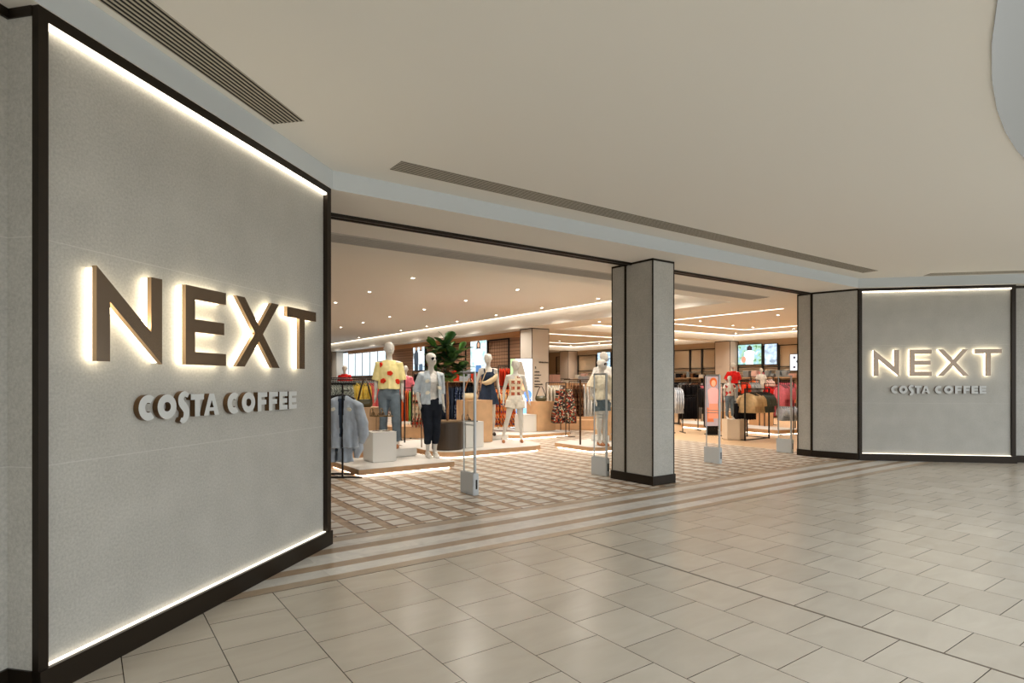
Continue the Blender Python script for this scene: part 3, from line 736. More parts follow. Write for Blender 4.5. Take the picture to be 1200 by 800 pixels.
# 1 yellow blouse and jeans
p = P_(elR=(-.215, .02, 1.15), wrR=(-.225, -.04, .90), elL=(.21, .02, 1.15), wrL=(.222, -.02, .91), knR=(-.09, -.03, .5), anR=(-.11, .03, .11), knL=(.115, -.06, .5), anL=(.14, -.04, .11), head=.35)
m1 = figure(456, 10.75, .265, .15, 1.90, p, 'white mannequin in a yellow poppy blouse and blue jeans on a low white plinth')
bl = link('blouse', top_mesh('loose', p, 1.0, .074), M_yel, m1, smooth=True); bl['label'] = 'yellow blouse with red poppies'
link('jeans', legs_mesh(p, 1.0, (.104, .08, .066, .062)), M_denimmid, m1, smooth=True)
M_poppy = cloth('poppy', (214, 58, 34))
patches(m1, 'poppy_print', M_poppy, [(.02, -.142, 1.27, .1, -1), (-.10, -.128, 1.14, -.6, -1), (.15, -.085, 1.13, .9, -1), (-.15, -.06, 1.41, -.9, -1)], .044)
for k in 'RL': shoe(p, k, M_leather, m1)
# 2 denim jacket, white top, dark jeans, sunglasses
p = P_(elR=(-.235, .06, 1.17), wrR=(-.225, -.06, .95), elL=(.21, .05, 1.15), wrL=(.22, -.02, .90), knR=(-.07, -.05, .5), anR=(-.06, .0, .11), knL=(.09, -.02, .5), anL=(.07, .0, .11), head=.35)
m2 = figure(505, 10.5, .118, .45, 1.84, p, 'white mannequin in sunglasses, pale denim jacket, white top and dark jeans')
link('vest', top_mesh('tank', p), M_whitec, m2, smooth=True)
bm = top_mesh('jacket', p, 1.25, .068)
bmesh.ops.delete(bm, geom=[v for v in bm.verts if v.co.y < -.03 and abs(v.co.x-.02) < .06+.03*(1.45-v.co.z)], context='VERTS')
bmesh.ops.delete(bm, geom=[v for v in bm.verts if v.co.z < .96 and abs(v.co.x) < .14 and abs(v.co.y) < .11], context='VERTS')
link('jacket', bm, M_denimlight, m2, smooth=True)
M_daisy = cloth('daisy', (232, 226, 206))
patches(m2, 'daisy_applique', M_daisy, [(-.105, -.13, 1.32, -.5, -1), (-.105, -.138, 1.12, -.5, -1), (.125, -.115, 1.2, .6, -1)], .034)
link('jeans', legs_mesh(p, .84, (.110, .082, .062, .056)), M_denimdark, m2, smooth=True)
bm = bmesh.new()
for s in (-1, 1): tube(bm, [(s*.032, -.088, 1.705), (s*.034, -.106, 1.70)], [.026, .028], 14)
tube(bm, [(-.02, -.105, 1.708), (.02, -.105, 1.708)], .004, 6)
for s in (-1, 1): tube(bm, [(s*.055, -.095, 1.71), (s*.08, 0, 1.708)], .003, 6)
bmesh.ops.transform(bm, matrix=Matrix.Rotation(.35, 4, 'Z'), verts=bm.verts[:])
link('sunglasses', bm, M_black, m2)
for k in 'RL': shoe(p, k, M_whitec, m2)
# 3 denim pinafore with crossbody bag
p = P_(elR=(-.25, .03, 1.17), wrR=(-.28, -.02, .92), knR=(-.075, -.02, .5), anR=(-.05, .06, .11), knL=(.10, -.06, .5), anL=(.10, -.06, .11), head=-.5, elL=(.22, .0, 1.15), wrL=(.24, -.08, .92))
m3 = figure(572, 13.6, .24, .25, 1.85, p, 'white mannequin in a navy denim pinafore dress with a cream crossbody bag')
link('pinafore', top_mesh('pinafore', p), M_denimnavy, m3, smooth=True)
bm = bmesh.new()
for s in (-1, 1): tube(bm, [(s*.09, -.10, 1.36), (s*.10, -.06, 1.46), (s*.09, .06, 1.44), (s*.08, .09, 1.36)], .016, 8)
link('shoulder_strap', bm, M_denimnavy, m3)
for k in 'RL': shoe(p, k, M_goldstrap, m3)
bag3 = empty('crossbody_bag', m3.location, m3.rotation_euler[2], 'cream crescent crossbody bag worn by the mannequin in the navy pinafore', 'bag')
bag3.scale = m3.scale
bm = bmesh.new()
tube(bm, [(-.17, -.15, 1.165), (-.09, -.175, 1.15), (0, -.185, 1.18), (.10, -.18, 1.25), (.165, -.14, 1.35)], [.02, .05, .062, .055, .022], 14)
link('pouch', bm, M_creamleather, bag3, smooth=True)
bm = bmesh.new(); tube(bm, [(-.17, -.145, 1.17), (-.10, -.115, 1.34), (.02, -.02, 1.53), (.075, .06, 1.49), (.17, .0, 1.40), (.175, -.10, 1.36)], .010, 8)
link('strap', bm, M_creamleather, bag3, smooth=True)
# 4 crochet top and white shorts, striding
p = P_(elR=(-.245, .04, 1.16), wrR=(-.26, .0, .92), elL=(.245, .03, 1.16), wrL=(.29, -.04, .93), knR=(-.17, -.02, .52), anR=(-.27, .02, .13), knL=(.11, -.05, .5), anL=(.13, .03, .13), head=.25, heel=.1)
m4 = figure(604, 13.0, .128, .1, 1.80, p, 'white striding mannequin in a crochet patchwork top and white shorts with tan heels')
bm = top_mesh('tank', p)
bmesh.ops.delete(bm, geom=[v for v in bm.verts if v.co.z < 1.015], context='VERTS')
M_crochet = bpy.data.materials.new('crochet'); M_crochet.use_nodes = True
def crochet(m):
    nt = m.node_tree; b = nt.nodes['Principled BSDF']; L = nt.links.new; tc = N(nt, 'ShaderNodeTexCoord')
    mp = N(nt, 'ShaderNodeMapping'); mp.inputs['Rotation'].default_value = (PI/2, 0, 0); L(tc.outputs['Object'], mp.inputs[0])
    k = N(nt, 'ShaderNodeTexBrick'); k.offset = 0; k.inputs['Scale'].default_value = 1; k.inputs['Brick Width'].default_value = .125; k.inputs['Row Height'].default_value = .125; k.inputs['Mortar Size'].default_value = .028; k.inputs['Bias'].default_value = -.1
    k.inputs['Color1'].default_value = (*lin((196, 96, 58)), 1); k.inputs['Color2'].default_value = (*lin((120, 62, 44)), 1); k.inputs['Mortar'].default_value = (*lin((222, 206, 176)), 1)
    v = N(nt, 'ShaderNodeTexVoronoi'); v.inputs['Scale'].default_value = 26; L(tc.outputs['Object'], v.inputs['Vector'])
    g = N(nt, 'ShaderNodeMath', operation='LESS_THAN'); g.inputs[1].default_value = .25; L(v.outputs['Distance'], g.inputs[0])
    L(mp.outputs[0], k.inputs['Vector']); mx = N(nt, 'ShaderNodeMixRGB'); mx.inputs[2].default_value = (*lin((232, 220, 196)), 1); L(g.outputs[0], mx.inputs[0]); L(k.outputs['Color'], mx.inputs[1])
    L(mx.outputs[0], b.inputs['Base Color']); b.inputs['Roughness'].default_value = .9
crochet(M_crochet)
link('crochet_top', bm, M_crochet, m4, smooth=True)
link('shorts', legs_mesh(p, .2, (.118, .1, .1, .1)), M_cream, m4, smooth=True)
for k in 'RL': shoe(p, k, M_leather, m4)
# 5, 6 the pair by the entrance pillar
p = P_(elR=(-.24, .02, 1.16), wrR=(-.22, -.12, .95), knR=(-.06, -.03, .5), anR=(-.05, .02, .11), knL=(.08, -.01, .5), anL=(.055, 0, .11), head=.6)
m5 = figure(705, 12.45, .118, .35, 1.80, p, 'white mannequin in sunglasses, ruffled cream blouse and grey denim shorts by the entrance pillar')
link('blouse', top_mesh('peplum', p, .8, .10), cloth('ruffle', (220, 208, 182)), m5, smooth=True)
link('shorts', legs_mesh(p, .22, (.118, .1, .1, .1)), cloth('grey_denim', (104, 116, 120)), m5, smooth=True)
bm = bmesh.new()
for s in (-1, 1): tube(bm, [(s*.032, -.088, 1.705), (s*.034, -.106, 1.70)], [.026, .028], 14)
tube(bm, [(-.02, -.105, 1.708), (.02, -.105, 1.708)], .004, 6)
bmesh.ops.transform(bm, matrix=Matrix.Rotation(.6, 4, 'Z'), verts=bm.verts[:])
link('sunglasses', bm, M_black, m5)
for k in 'RL': shoe(p, k, M_leather, m5)
p = P_(head=.3)
m6 = figure(707.5, 13.4, .26, .2, 1.86, p, 'white mannequin in a white blouse standing behind the one in the ruffled blouse')
link('blouse', top_mesh('loose', p, 1.0, .085), M_whitec, m6, smooth=True)
link('trousers', legs_mesh(p, 1.0), M_cream, m6, smooth=True)
# children
p = P_(head=-.2)
k1 = figure(855, 14.75, .515, .1, 1.08, p, 'small child mannequin in a white top with red print on the angular cream plinth')
link('t_shirt', top_mesh('tee', p, .55, .085, .014), patterned('print_red_white', [(226, 218, 208), (230, 222, 212), (200, 60, 56), (228, 218, 206)], 9), k1, smooth=True)
link('leggings', legs_mesh(p, .95, (.108, .08, .06, .05)), M_denimmid, k1, smooth=True)
k2 = figure(859, 17.2, .60, 0, 1.40, p, 'child mannequin in a bright red top standing behind the angular cream plinth')
link('top', top_mesh('loose', p, .9, .1, .014), M_red, k2, smooth=True)
link('trousers', legs_mesh(p, 1.0), M_grey, k2, smooth=True)
k3 = figure(892, 19.5, .75, 0, 1.14, p, 'pale child mannequin in a white top at the back of the childrenswear')
link('top', top_mesh('tee', p, .6, .085, .016), M_whitec, k3, smooth=True)
k4 = figure(475, 17.5, .2, .0, 1.72, P_(), 'far grey mannequin in a pink top behind the yellow bloused mannequin')
link('top', top_mesh('tee', P_(), .9, .08, .014), M_pink, k4, smooth=True)
link('trousers', legs_mesh(P_(), 1.0), M_blackc, k4, smooth=True)
k5 = figure(404, 21, .30, .0, 1.72, P_(), 'far mannequin in a red jumper at the left end of the shop')
link('jumper', top_mesh('loose', P_(), 1.6, .085, .014), M_red, k5, smooth=True)
link('trousers', legs_mesh(P_(), 1.0), M_blackc, k5, smooth=True)

# ------------------------------------------------------------------ platforms, plinths and cabinets
def platform(outline, z1, label, lit=True):
    x0, y0 = outline[0]
    t = empty('display_platform', (x0, y0, 0), label=label, cat='platform')
    loc = [(x-x0, y-y0) for x, y in outline]
    link('body', plan_extrude(bmesh.new(), loc, .03, z1-.008), M_oak, t)
    n = len(loc); area = sum(loc[i][0]*loc[(i+1) % n][1]-loc[(i+1) % n][0]*loc[i][1] for i in range(n))
    link('top', plan_extrude(bmesh.new(), inset_loop(loc, .004), z1-.008, z1), M_plinthwhite, t)
    link('plinth_light', plan_extrude(bmesh.new(), inset_loop(loc, .06), .0, .03), emit('platform_led', (1, .88, .7), 7), t)
    return t
platform([(3.36, 8.67), (5.02, 8.67), (5.02, 10.05), (3.36, 10.05)], .118, 'low oak display platform with a lit base nearest the left sign wall')
def blob(cx, cy, pts, k=8):
    """rounded outline through control points"""
    out = []
    n = len(pts)
    for i in range(n):
        p0, p1, p2, p3 = [pts[(i+j-1) % n] for j in range(4)]
        for q in range(k):
            s = q/k
            out.append(tuple(.5*((2*p1[a])+(-p0[a]+p2[a])*s+(2*p0[a]-5*p1[a]+4*p2[a]-p3[a])*s*s+(-p0[a]+3*p1[a]-3*p2[a]+p3[a])*s**3) for a in (0, 1)))
    return out
def rounded_rect(x0, x1, y0, y1, r, k=6):
    out = []
    for cx, cy, a0 in ((x1-r, y0+r, -PI/2), (x1-r, y1-r, 0), (x0+r, y1-r, PI/2), (x0+r, y0+r, PI)):
        out += [(cx+r*math.cos(a0+PI/2*i/k), cy+r*math.sin(a0+PI/2*i/k)) for i in range(k+1)]
    return out
def trapezoid(a): return a
platform(rounded_rect(5.35, 7.95, 9.72, 12.3, .5), .128, 'curved low oak platform with the fig tree and two mannequins')
platform(rounded_rect(8.6, 10.6, 11.95, 13.9, .3), .118, 'oak platform carrying the cabinet with the green bag near the lit poster')
platform(rounded_rect(8.35, 10.1, 8.8, 10.2, .22), .118, 'oak platform under the mannequin pair beside the entrance pillar')
platform([(15.2, 8.9), (16.2, 8.7), (16.6, 13.2), (15.3, 12.2)], .14, 'long pale platform with a glowing base in the childrenswear')

def plain_box(name, px, Y, z0, w, d, h, m, label, cat, rz=None, bev=.006, parts=True):
    x, y = G(px, Y)
    t = empty(name, (x, y, z0), 0 if rz is None else rz, label, cat)
    link('body', box(-w/2, w/2, -d/2, d/2, 0.012, h-.012, bev), m, t)
    link('top', box(-w/2-.001, w/2+.001, -d/2-.001, d/2+.001, h-.012, h, .003), m, t)
    link('base', box(-w/2+.02, w/2-.02, -d/2+.02, d/2-.02, 0, .012), M_white, t)
    return t
plain_box('display_cube', 445, 10.02, .118, .42, .42, .50, M_plinthwhite, 'matt white display cube holding the pair of sandals', 'plinth')
plain_box('display_cabinet', 424, 11.0, .0, .62, .6, .98, M_oak, 'tall oak display cabinet under the olive bag behind the white cube', 'cabinet')
plain_box('mannequin_plinth', 463, 10.72, .118, .62, .5, .145, M_plinthwhite, 'low white plinth under the mannequin in the yellow blouse', 'plinth')
plain_box('display_cube', 551, 12.05, .128, .42, .36, .52, M_plinthwhite, 'cream display cube with dark sandals on the curved platform', 'plinth')
plain_box('display_cabinet', 556, 13.0, .128, .62, .5, .92, M_oak, 'oak display cabinet under the cream shoulder bag', 'cabinet')
plain_box('mannequin_plinth', 574, 13.7, .128, .7, .5, .11, M_plinthwhite, 'low white plinth under the mannequin in the navy pinafore', 'plinth')
plain_box('display_cube', 616, 15.9, .118, .44, .4, .46, M_plinthwhite, 'cream display cube in front of the oak cabinet near the lit poster', 'plinth')
plain_box('display_cabinet', 634, 16.2, .118, .62, .5, .80, M_oak, 'oak display cabinet carrying the dark green bag by the lit poster', 'cabinet')
plain_box('display_cabinet', 716, 13.6, .118, .62, .5, .76, M_oak, 'oak display cabinet half hidden behind the entrance pillar', 'cabinet')
plain_box('mannequin_plinth', 707.5, 13.4, .0, .4, .4, .255, M_plinthwhite, 'low white plinth behind the ruffled blouse mannequin', 'plinth')
plain_box('mannequin_plinth', 859, 17.2, .0, .6, .5, .59, M_oak, 'oak plinth under the child mannequin in the red top', 'plinth')
plain_box('mannequin_plinth', 892, 19.5, .0, .6, .5, .74, M_oak, 'oak plinth under the far pale child mannequin', 'plinth')
plain_box('mannequin_plinth', 475, 17.5, .0, .6, .5, .19, M_oak, 'oak plinth under the far mannequin in the pink top', 'plinth')
plain_box('mannequin_plinth', 404, 21, .0, .6, .5, .29, M_oak, 'oak plinth under the far mannequin in the red jumper', 'plinth')
# angular cream plinth
x, y = G(860, 14.9)
t = empty('angular_plinth', (x, y, 0), CAMX+.5, 'angular six sided cream plinth under the small child mannequin', 'plinth')
hexo = [(.30*math.cos(a), .27*math.sin(a)) for a in [PI/3*k+.2 for k in range(6)]]
link('body', plan_extrude(bmesh.new(), hexo, .03, .50), mat('plinth_cream', (214, 196, 172), rough=.6), t)
link('top', plan_extrude(bmesh.new(), inset_loop(hexo, -.004), .50, .515), MC['plinth_cream'], t)
link('base', plan_extrude(bmesh.new(), inset_loop(hexo, .02), 0, .03), MC['plinth_cream'], t)
# low oak benches in the distance
for px, Y, w, lab in ((480, 15.5, 1.5, 'low oak bench behind the yellow bloused mannequin'), (672, 18.0, 1.6, 'low oak bench under the skirt rail')):
    plain_box('display_bench', px, Y, 0, w, .6, .30, M_oak, lab, 'bench', CAMX)

# ------------------------------------------------------------------ bags and shoes
def bag(px, Y, z, w, h, m, ms, label, sh=.3, rz=0, flat=.55):
    x, y = G(px, Y)
    t = empty('handbag', (x, y, z), CAMX+rz, label, 'bag')
    bm = bmesh.new()
    loft(bm, [(0, 0, .0, w*.36, .05), (0, 0, .02, w*.46, .075), (0, 0, h*.45, w*.5, .08), (0, 0, h*.8, w*.47, .05), (0, 0, h, w*.44, .02)], seg=24)
    for v in bm.verts:
        if v.co.z > h*.7: v.co.z -= .35*h*(1-(v.co.x/(w*.5))**2)*.6
    link('pouch', bm, m, t, smooth=True)
    for yy in (-.02, .03):
        bm = bmesh.new(); tube(bm, [(-w*.42, yy, h*.8), (-w*.22, yy, h+sh*.6), (-.02, yy, h+sh), (.02, yy, h+sh), (w*.22, yy, h+sh*.6), (w*.42, yy, h*.8)], .010, 8)
        link('strap', bm, ms, t, smooth=True)
    return t
bag(427.5, 11.0, .98, .30, .16, M_darkgreenleather, M_goldstrap, 'olive green shoulder bag with long dark straps on the tall oak cabinet', .36)
bag(551, 13.0, 1.048, .34, .17, M_creamleather, M_leather, 'cream shoulder bag with tan straps on the oak cabinet by the fig tree', .30)
bag(634, 16.2, .918, .32, .16, M_darkgreenleather, M_goldstrap, 'dark green bag with looped straps on the oak cabinet near the lit poster', .24)
def sandal(px, Y, z, label, m, group=None, rz=1.1, wedge=.04, riser=0, stand=False):
    x, y = G(px, Y)
    t = empty('sandal', (x, y, z), CAMX+rz, label, 'shoe', group)
    sole = [(-.035, -.12), (.03, -.125), (.042, -.06), (.03, .02), (.034, .09), (.01, .125), (-.022, .12), (-.032, .03), (-.04, -.05)]
    bm = bmesh.new(); plan_extrude(bm, blob(0, 0, sole, 4), 0, .018); link('sole', bm, m, t)
    for yy, hh in ((-.06, .04), (.07, .06), (.10, .12)):
        bm = bmesh.new(); tube(bm, [(-.036, yy, .012), (-.03, yy, hh), (0, yy, hh+.018), (.03, yy, hh), (.036, yy, .012)], .008, 6); link('strap', bm, m, t, smooth=True)
for px, dz in ((441, 0), (452.5, 0)):
    x, y = G(px, 10.05)
    t = empty('shoe_stand', (x, y, .618), CAMX, 'thin dark shoe stand, %s of the two on the white cube' % ('left' if px < 445 else 'right'), 'stand')
    link('rod', tube(bmesh.new(), [(0, 0, 0), (0, 0, .24)], .004, 8), M_brown_metal, t)
    link('base', box(-.06, .06, -.06, .06, 0, .004), M_brown_metal, t)
    link('plate', box(-.03, .03, -.03, .03, .24, .244), M_brown_metal, t)
    sandal(px, 10.05, .862, 'gold strappy sandal on the %s stand above the white cube' % ('left' if px < 445 else 'right'), mat('gold_strap', (128, 100, 60), rough=.4, metal=.3))
for px in (547.5, 553): sandal(px, 12.0, .648, 'dark strappy sandal, %s of the pair on the cream cube by the fig tree' % ('left' if px < 550 else 'right'), M_goldstrap)

# ------------------------------------------------------------------ fig tree
x, y = G(524.5, 11.7)
t = empty('potted_fig_tree', (x, y, .128), 0, 'fiddle leaf fig tree with large green leaves in a dark round planter', 'plant')
bm = bmesh.new(); tube(bm, [(0, 0, 0), (0, 0, .03), (0, 0, .52), (0, 0, .545)], [.30, .31, .31, .30], 40)
link('planter', bm, mat('planter_bronze', (70, 60, 50), rough=.35, metal=.6), t, smooth=False)
bm = bmesh.new(); tube(bm, [(0, 0, .545), (0, 0, .56)], [.285, .28], 32); link('soil', bm, mat('soil', (120, 96, 66), rough=1, noise_amt=.3, nscale=60), t)
bm = bmesh.new(); tube(bm, [(0, 0, .55), (.012, .01, .9), (-.01, 0, 1.2), (0, .01, 1.5), (.02, 0, 1.75), (.0, .0, 2.05)], [.026, .024, .022, .02, .016, .008], 10)
br_pts = []
for k, (a, z0, L_, rise) in enumerate([(0.1, 1.36, .36, .22), (2.0, 1.42, .30, .30), (3.4, 1.34, .34, .18), (4.6, 1.5, .30, .3), (5.4, 1.6, .28, .3), (1.1, 1.65, .25, .26), (2.8, 1.7, .26, .28), (3.9, 1.8, .2, .22)]):
    e = Vector((math.cos(a)*L_, math.sin(a)*L_, z0+rise)); tube(bm, [(0, 0, z0), (e.x*.45, e.y*.45, z0+rise*.35), e], [.011, .009, .005], 8); br_pts.append((Vector((0, 0, z0)), e))
br_pts.append((Vector((0, 0, 1.7)), Vector((0, 0, 2.06))))
link('trunk', bm, mat('fig_bark', (168, 122, 82), rough=.8, noise_amt=.2, nscale=20), t, smooth=True)
bm = bmesh.new(); rnd = random.Random(3)
def leaf(bm, base, d, up, L_, w_):
    d = d.normalized(); s = d.cross(up).normalized(); n = s.cross(d)
    prof = [(0, .02), (.15, .3), (.35, .42), (.55, .5), (.75, .56), (.9, .42), (1, .05)]
    L0 = []
    for f, w in prof:
        drop = -.25*f*f*L_
        c = base+d*f*L_+n*drop
        L0.append((bm.verts.new(c-s*w*w_+n*.06*L_*w), bm.verts.new(c), bm.verts.new(c+s*w*w_+n*.06*L_*w)))
    mi = rnd.choice((0, 0, 1, 1, 2))
    for a, b_ in zip(L0, L0[1:]):
        for q in ((a[0], a[1], b_[1], b_[0]), (a[1], a[2], b_[2], b_[1])):
            f = bm.faces.new(q); f.material_index = mi; f.smooth = True
for A_, E_ in br_pts:
    for i in range(16):
        f = .3+.7*i/15; base = A_.lerp(E_, f); a = i*2.4+rnd.random()*.6
        d = Vector((math.cos(a), math.sin(a), rnd.uniform(-.25, .75)))
        if i > 12: d = (E_-A_).normalized()+d*.5
        leaf(bm, base, d, Vector((0, 0, 1)), rnd.uniform(.22, .34), rnd.uniform(.15, .21))
ML = [mat('fig_leaf_dark', (60, 100, 44), rough=.4), mat('fig_leaf_mid', (86, 128, 56), rough=.4), mat('fig_leaf_light', (132, 162, 76), rough=.45)]
bmesh.ops.solidify(bm, geom=bm.faces[:], thickness=.0015)
me = bpy.data.meshes.new('foliage'); bm.to_mesh(me); bm.free()
for m in ML: me.materials.append(m)
fo = bpy.data.objects.new('foliage', me); C.objects.link(fo); fo.parent = t

# ------------------------------------------------------------------ security gates
def gate_proto():
    r = empty('security_gate')
    link('base', B(bmesh.new(), 0, .085, 0, .33, 0, .28, .008), mat('gate_base', (196, 200, 200), rough=.45), r)
    link('slot_cover', B(bmesh.new(), .035, .06, -.004, .002, .08, .2, .002), M_black, r)
    link('front_post', tube(bmesh.new(), [(.042, .03, .275), (.042, .03, 1.56)], .019, 12), M_alu, r)
    link('rear_post', tube(bmesh.new(), [(.042, .30, .275), (.042, .30, 1.56)], .011, 10), M_alu, r)
    link('top_rail', B(bmesh.new(), .028, .056, .02, .31, 1.552, 1.578, .006), M_alu, r)
    link('cross_bar', B(B(bmesh.new(), .034, .05, .04, .30, .885, .897), .034, .05, .04, .30, .935, .945), M_alu, r)
    g = bpy.data.materials.new('clear_acrylic'); g.use_nodes = True; b = g.node_tree.nodes['Principled BSDF']
    b.inputs['Transmission Weight'].default_value = 1; b.inputs['Roughness'].default_value = .0; b.inputs['IOR'].default_value = 1.05; b.inputs['Base Color'].default_value = (.95, .98, .98, 1)
    link('acrylic_panel', B(bmesh.new(), .038, .046, .045, .29, .28, 1.555), g, r)
    note_kids(r); return r
gp = gate_proto()
for i, (u, v, lab) in enumerate(((4.0, 6.43, 'clear security gate on a grey base nearest the left sign wall'), (6.45, 6.55, 'clear security gate just left of the entrance pillar'),
                                 (9.1, 6.42, 'clear security gate standing alone right of the entrance pillar'), (11.60, 6.50, 'clear security gate beside the right hand stone pier'))):
    o = gp if i == 0 else copy_tree(gp); o.location = (u, v, 0); tag(o, lab, 'security gate')

# ------------------------------------------------------------------ garments on hangers
def garment(kind):
    """local x across the shoulders, y through the thickness, hook at the origin"""
    bm = bmesh.new(); ph = random.random()*6
    if kind == 'top': loft(bm, [(0, 0, -.72, .23, .022, .4), (0, 0, -.5, .22, .022, .3), (0, 0, -.25, .215, .024, .15), (0, 0, -.14, .20, .026), (0, 0, -.10, .11, .022), (0, 0, -.075, .05, .018)], seg=24, nf=6, ph=ph)
    if kind == 'shirt':
        loft(bm, [(0, 0, -.80, .24, .022, .5), (0, 0, -.5, .23, .024, .3), (0, 0, -.25, .22, .026, .15), (0, 0, -.14, .20, .028), (0, 0, -.10, .11, .024), (0, 0, -.075, .05, .02)], seg=24, nf=6, ph=ph)
        for s in (-1, 1): tube(bm, [(s*.17, 0, -.15), (s*.235, 0, -.24), (s*.27, 0, -.45), (s*.27, 0, -.66)], [.04, .055, .05, .04], 10, flat=.5)
    if kind == 'dress': loft(bm, [(0, 0, -1.08, .28, .03, .5), (0, 0, -.8, .25, .028, .4), (0, 0, -.5, .20, .026, .2), (0, 0, -.25, .20, .026, .1), (0, 0, -.14, .18, .026), (0, 0, -.10, .10, .022), (0, 0, -.075, .05, .018)], seg=24, nf=7, ph=ph)
    if kind == 'skirt': loft(bm, [(0, 0, -.98, .27, .036, .6), (0, 0, -.7, .25, .032, .5), (0, 0, -.4, .21, .028, .4), (0, 0, -.13, .17, .022, .2), (0, 0, -.09, .16, .018)], seg=28, nf=9, ph=ph)
    if kind == 'trousers':
        for s in (-1, 1): loft(bm, [(s*.09, 0, -1.05, .075, .022, .2), (s*.085, 0, -.6, .085, .026, .15), (s*.08, 0, -.3, .095, .03), (s*.075, 0, -.10, .09, .026)], seg=14, nf=4, ph=ph)
    if kind == 'kidtop': loft(bm, [(0, 0, -.50, .19, .026, .4), (0, 0, -.3, .18, .028, .2), (0, 0, -.14, .17, .028), (0, 0, -.10, .09, .022), (0, 0, -.075, .05, .018)], seg=22, nf=6, ph=ph); [tube(bm, [(s*.14, 0, -.14), (s*.20, 0, -.22), (s*.225, 0, -.36)], [.035, .05, .045], 10, flat=.6) for s in (-1, 1)]
    g = link('garment_body', bm, M_grey, smooth=True)
    return g
def hanger(parent):
    bm = bmesh.new(); tube(bm, [(.012, 0, -.012), (.012, 0, .006), (0, 0, .016), (-.012, 0, .004), (0, 0, -.03), (0, 0, -.06)], .003, 6)
    tube(bm, [(-.2, 0, -.13), (-.1, 0, -.085), (0, 0, -.06), (.1, 0, -.085), (.2, 0, -.13)], .006, 6)
    return link('hanger', bm, M_black, parent)
PROTO = {}
def proto(kind):
    if kind in PROTO: return PROTO[kind]
    lst = []
    for i in range(2):
        r = empty({'top': 'hanging_blouse', 'shirt': 'hanging_shirt', 'dress': 'hanging_dress', 'skirt': 'hanging_skirt', 'trousers': 'hanging_trousers', 'kidtop': 'hanging_jumper'}[kind], (0, -500-i, -50))
        g = garment(kind); g.parent = r; hanger(r); note_kids(r)
        lst.append([r, False])
    PROTO[kind] = lst; return lst
def hang(kind, x, y, z, rz, m, label, group, sc=1):
    lst = proto(kind); e = random.choice(lst)
    o = copy_tree(e[0]) 
    o.location = (x, y, z); o.rotation_euler = (0, 0, rz+random.uniform(-.12, .12)); o.scale = (sc, sc, sc)
    tag(o, label, {'top': 'blouse', 'shirt': 'shirt', 'dress': 'dress', 'skirt': 'skirt', 'trousers': 'trousers', 'kidtop': 'jumper'}[kind], group)
    for ch in [c for c in C.objects if c.parent == o] if False else LAST_KIDS(o):
        if ch.name.startswith('garment_body'):
            ch.material_slots[0].link = 'OBJECT'; ch.material_slots[0].material = m
    return o
_kid = {}
_ct = copy_tree
def copy_tree(o, parent=None):
    c = o.copy(); C.objects.link(c); c.parent = parent; _kid.setdefault(parent.name if parent else None, []).append(c)
    for ch in KIDS.get(o.name, []): copy_tree(ch, c)
    return c
def LAST_KIDS(o): return _kid.get(o.name, [])
def rail(p0, p1, z, label, items, name='clothes_rail', m=None, feet=True, posts=(0, 1), spacing=.055, sc=1, zoff=0):
    """items: list of (kind, material, count, label)"""
    m = m or M_black
    d = Vector((p1[0]-p0[0], p1[1]-p0[1], 0)); L = d.length; rz = math.atan2(d.y, d.x)
    t = empty(name, (p0[0], p0[1], 0), rz, label, 'clothes rail')
    link('bar', tube(bmesh.new(), [(0, 0, z), (L, 0, z)], .011, 8), m, t)
    for f in posts:
        link('post', box(f*L-.012, f*L+.012, -.012, .012, .0, z), m, t)
        if feet: link('foot', box(f*L-.02, f*L+.02, -.25, .25, 0, .02), m, t)
    s = .06
    for kind, mm, n, lab in items:
        grp = lab+' group'
        for i in range(n):
            x = p0[0]+d.x/L*s; y = p0[1]+d.y/L*s
            hang(kind, x, y, z-.006, rz-PI/2+0, mm, lab, lab.split(',')[0] if n > 1 else None, sc)
            s += spacing*random.uniform(.9, 1.1)
            if s > L-.03: return t
    return t
def alongB(px, Y, L, back=0):
    x, y = G(px, Y); return (x-back, y), (x+L-back, y)
def alongCam(px0, px1, Y): return G(px0, Y), G(px1, Y)

M_bw = patterned('print_black_white', [(206, 210, 202), (90, 98, 94), (176, 184, 176), (214, 216, 208)], 60)
M_yelc = cloth('yellow', (232, 208, 112)); M_pinkc = cloth('coral_pink', (228, 116, 118))
M_floral = patterned('print_orange_floral', [(224, 104, 40), (236, 150, 60), (206, 60, 40), (240, 200, 140), (60, 70, 110), (230, 120, 50)], 20)
M_floraldark = patterned('print_dark_floral', [(40, 38, 38), (170, 80, 50), (190, 180, 158), (48, 48, 50), (140, 54, 44), (110, 112, 84), (40, 40, 42)], 34)
M_brownprint = patterned('print_brown', [(110, 70, 44), (64, 40, 28), (150, 110, 80)], 18)
M_redprint = patterned('print_red_cream', [(226, 206, 178), (214, 190, 160), (190, 64, 48), (228, 208, 180), (50, 60, 44)], 16)
M_blue = cloth('blue', (84, 130, 196)); M_navyp = patterned('print_navy', [(34, 44, 72), (40, 52, 84), (150, 166, 190), (36, 46, 76)], 30)
M_green = cloth('green', (124, 170, 92)); M_orange = cloth('orange', (226, 112, 62)); M_beige = cloth('beige', (214, 184, 140)); M_purple = patterned('print_purple', [(120, 50, 110), (40, 26, 40), (170, 90, 150)], 18)
M_greygreen = cloth('grey_green', (96, 102, 94)); M_magenta = cloth('magenta', (190, 40, 80)); M_palegrey = cloth('pale_grey', (190, 196, 204)); M_blush = cloth('blush', (222, 186, 174)); M_graytrouser = cloth('grey_trouser', (140, 134, 126))

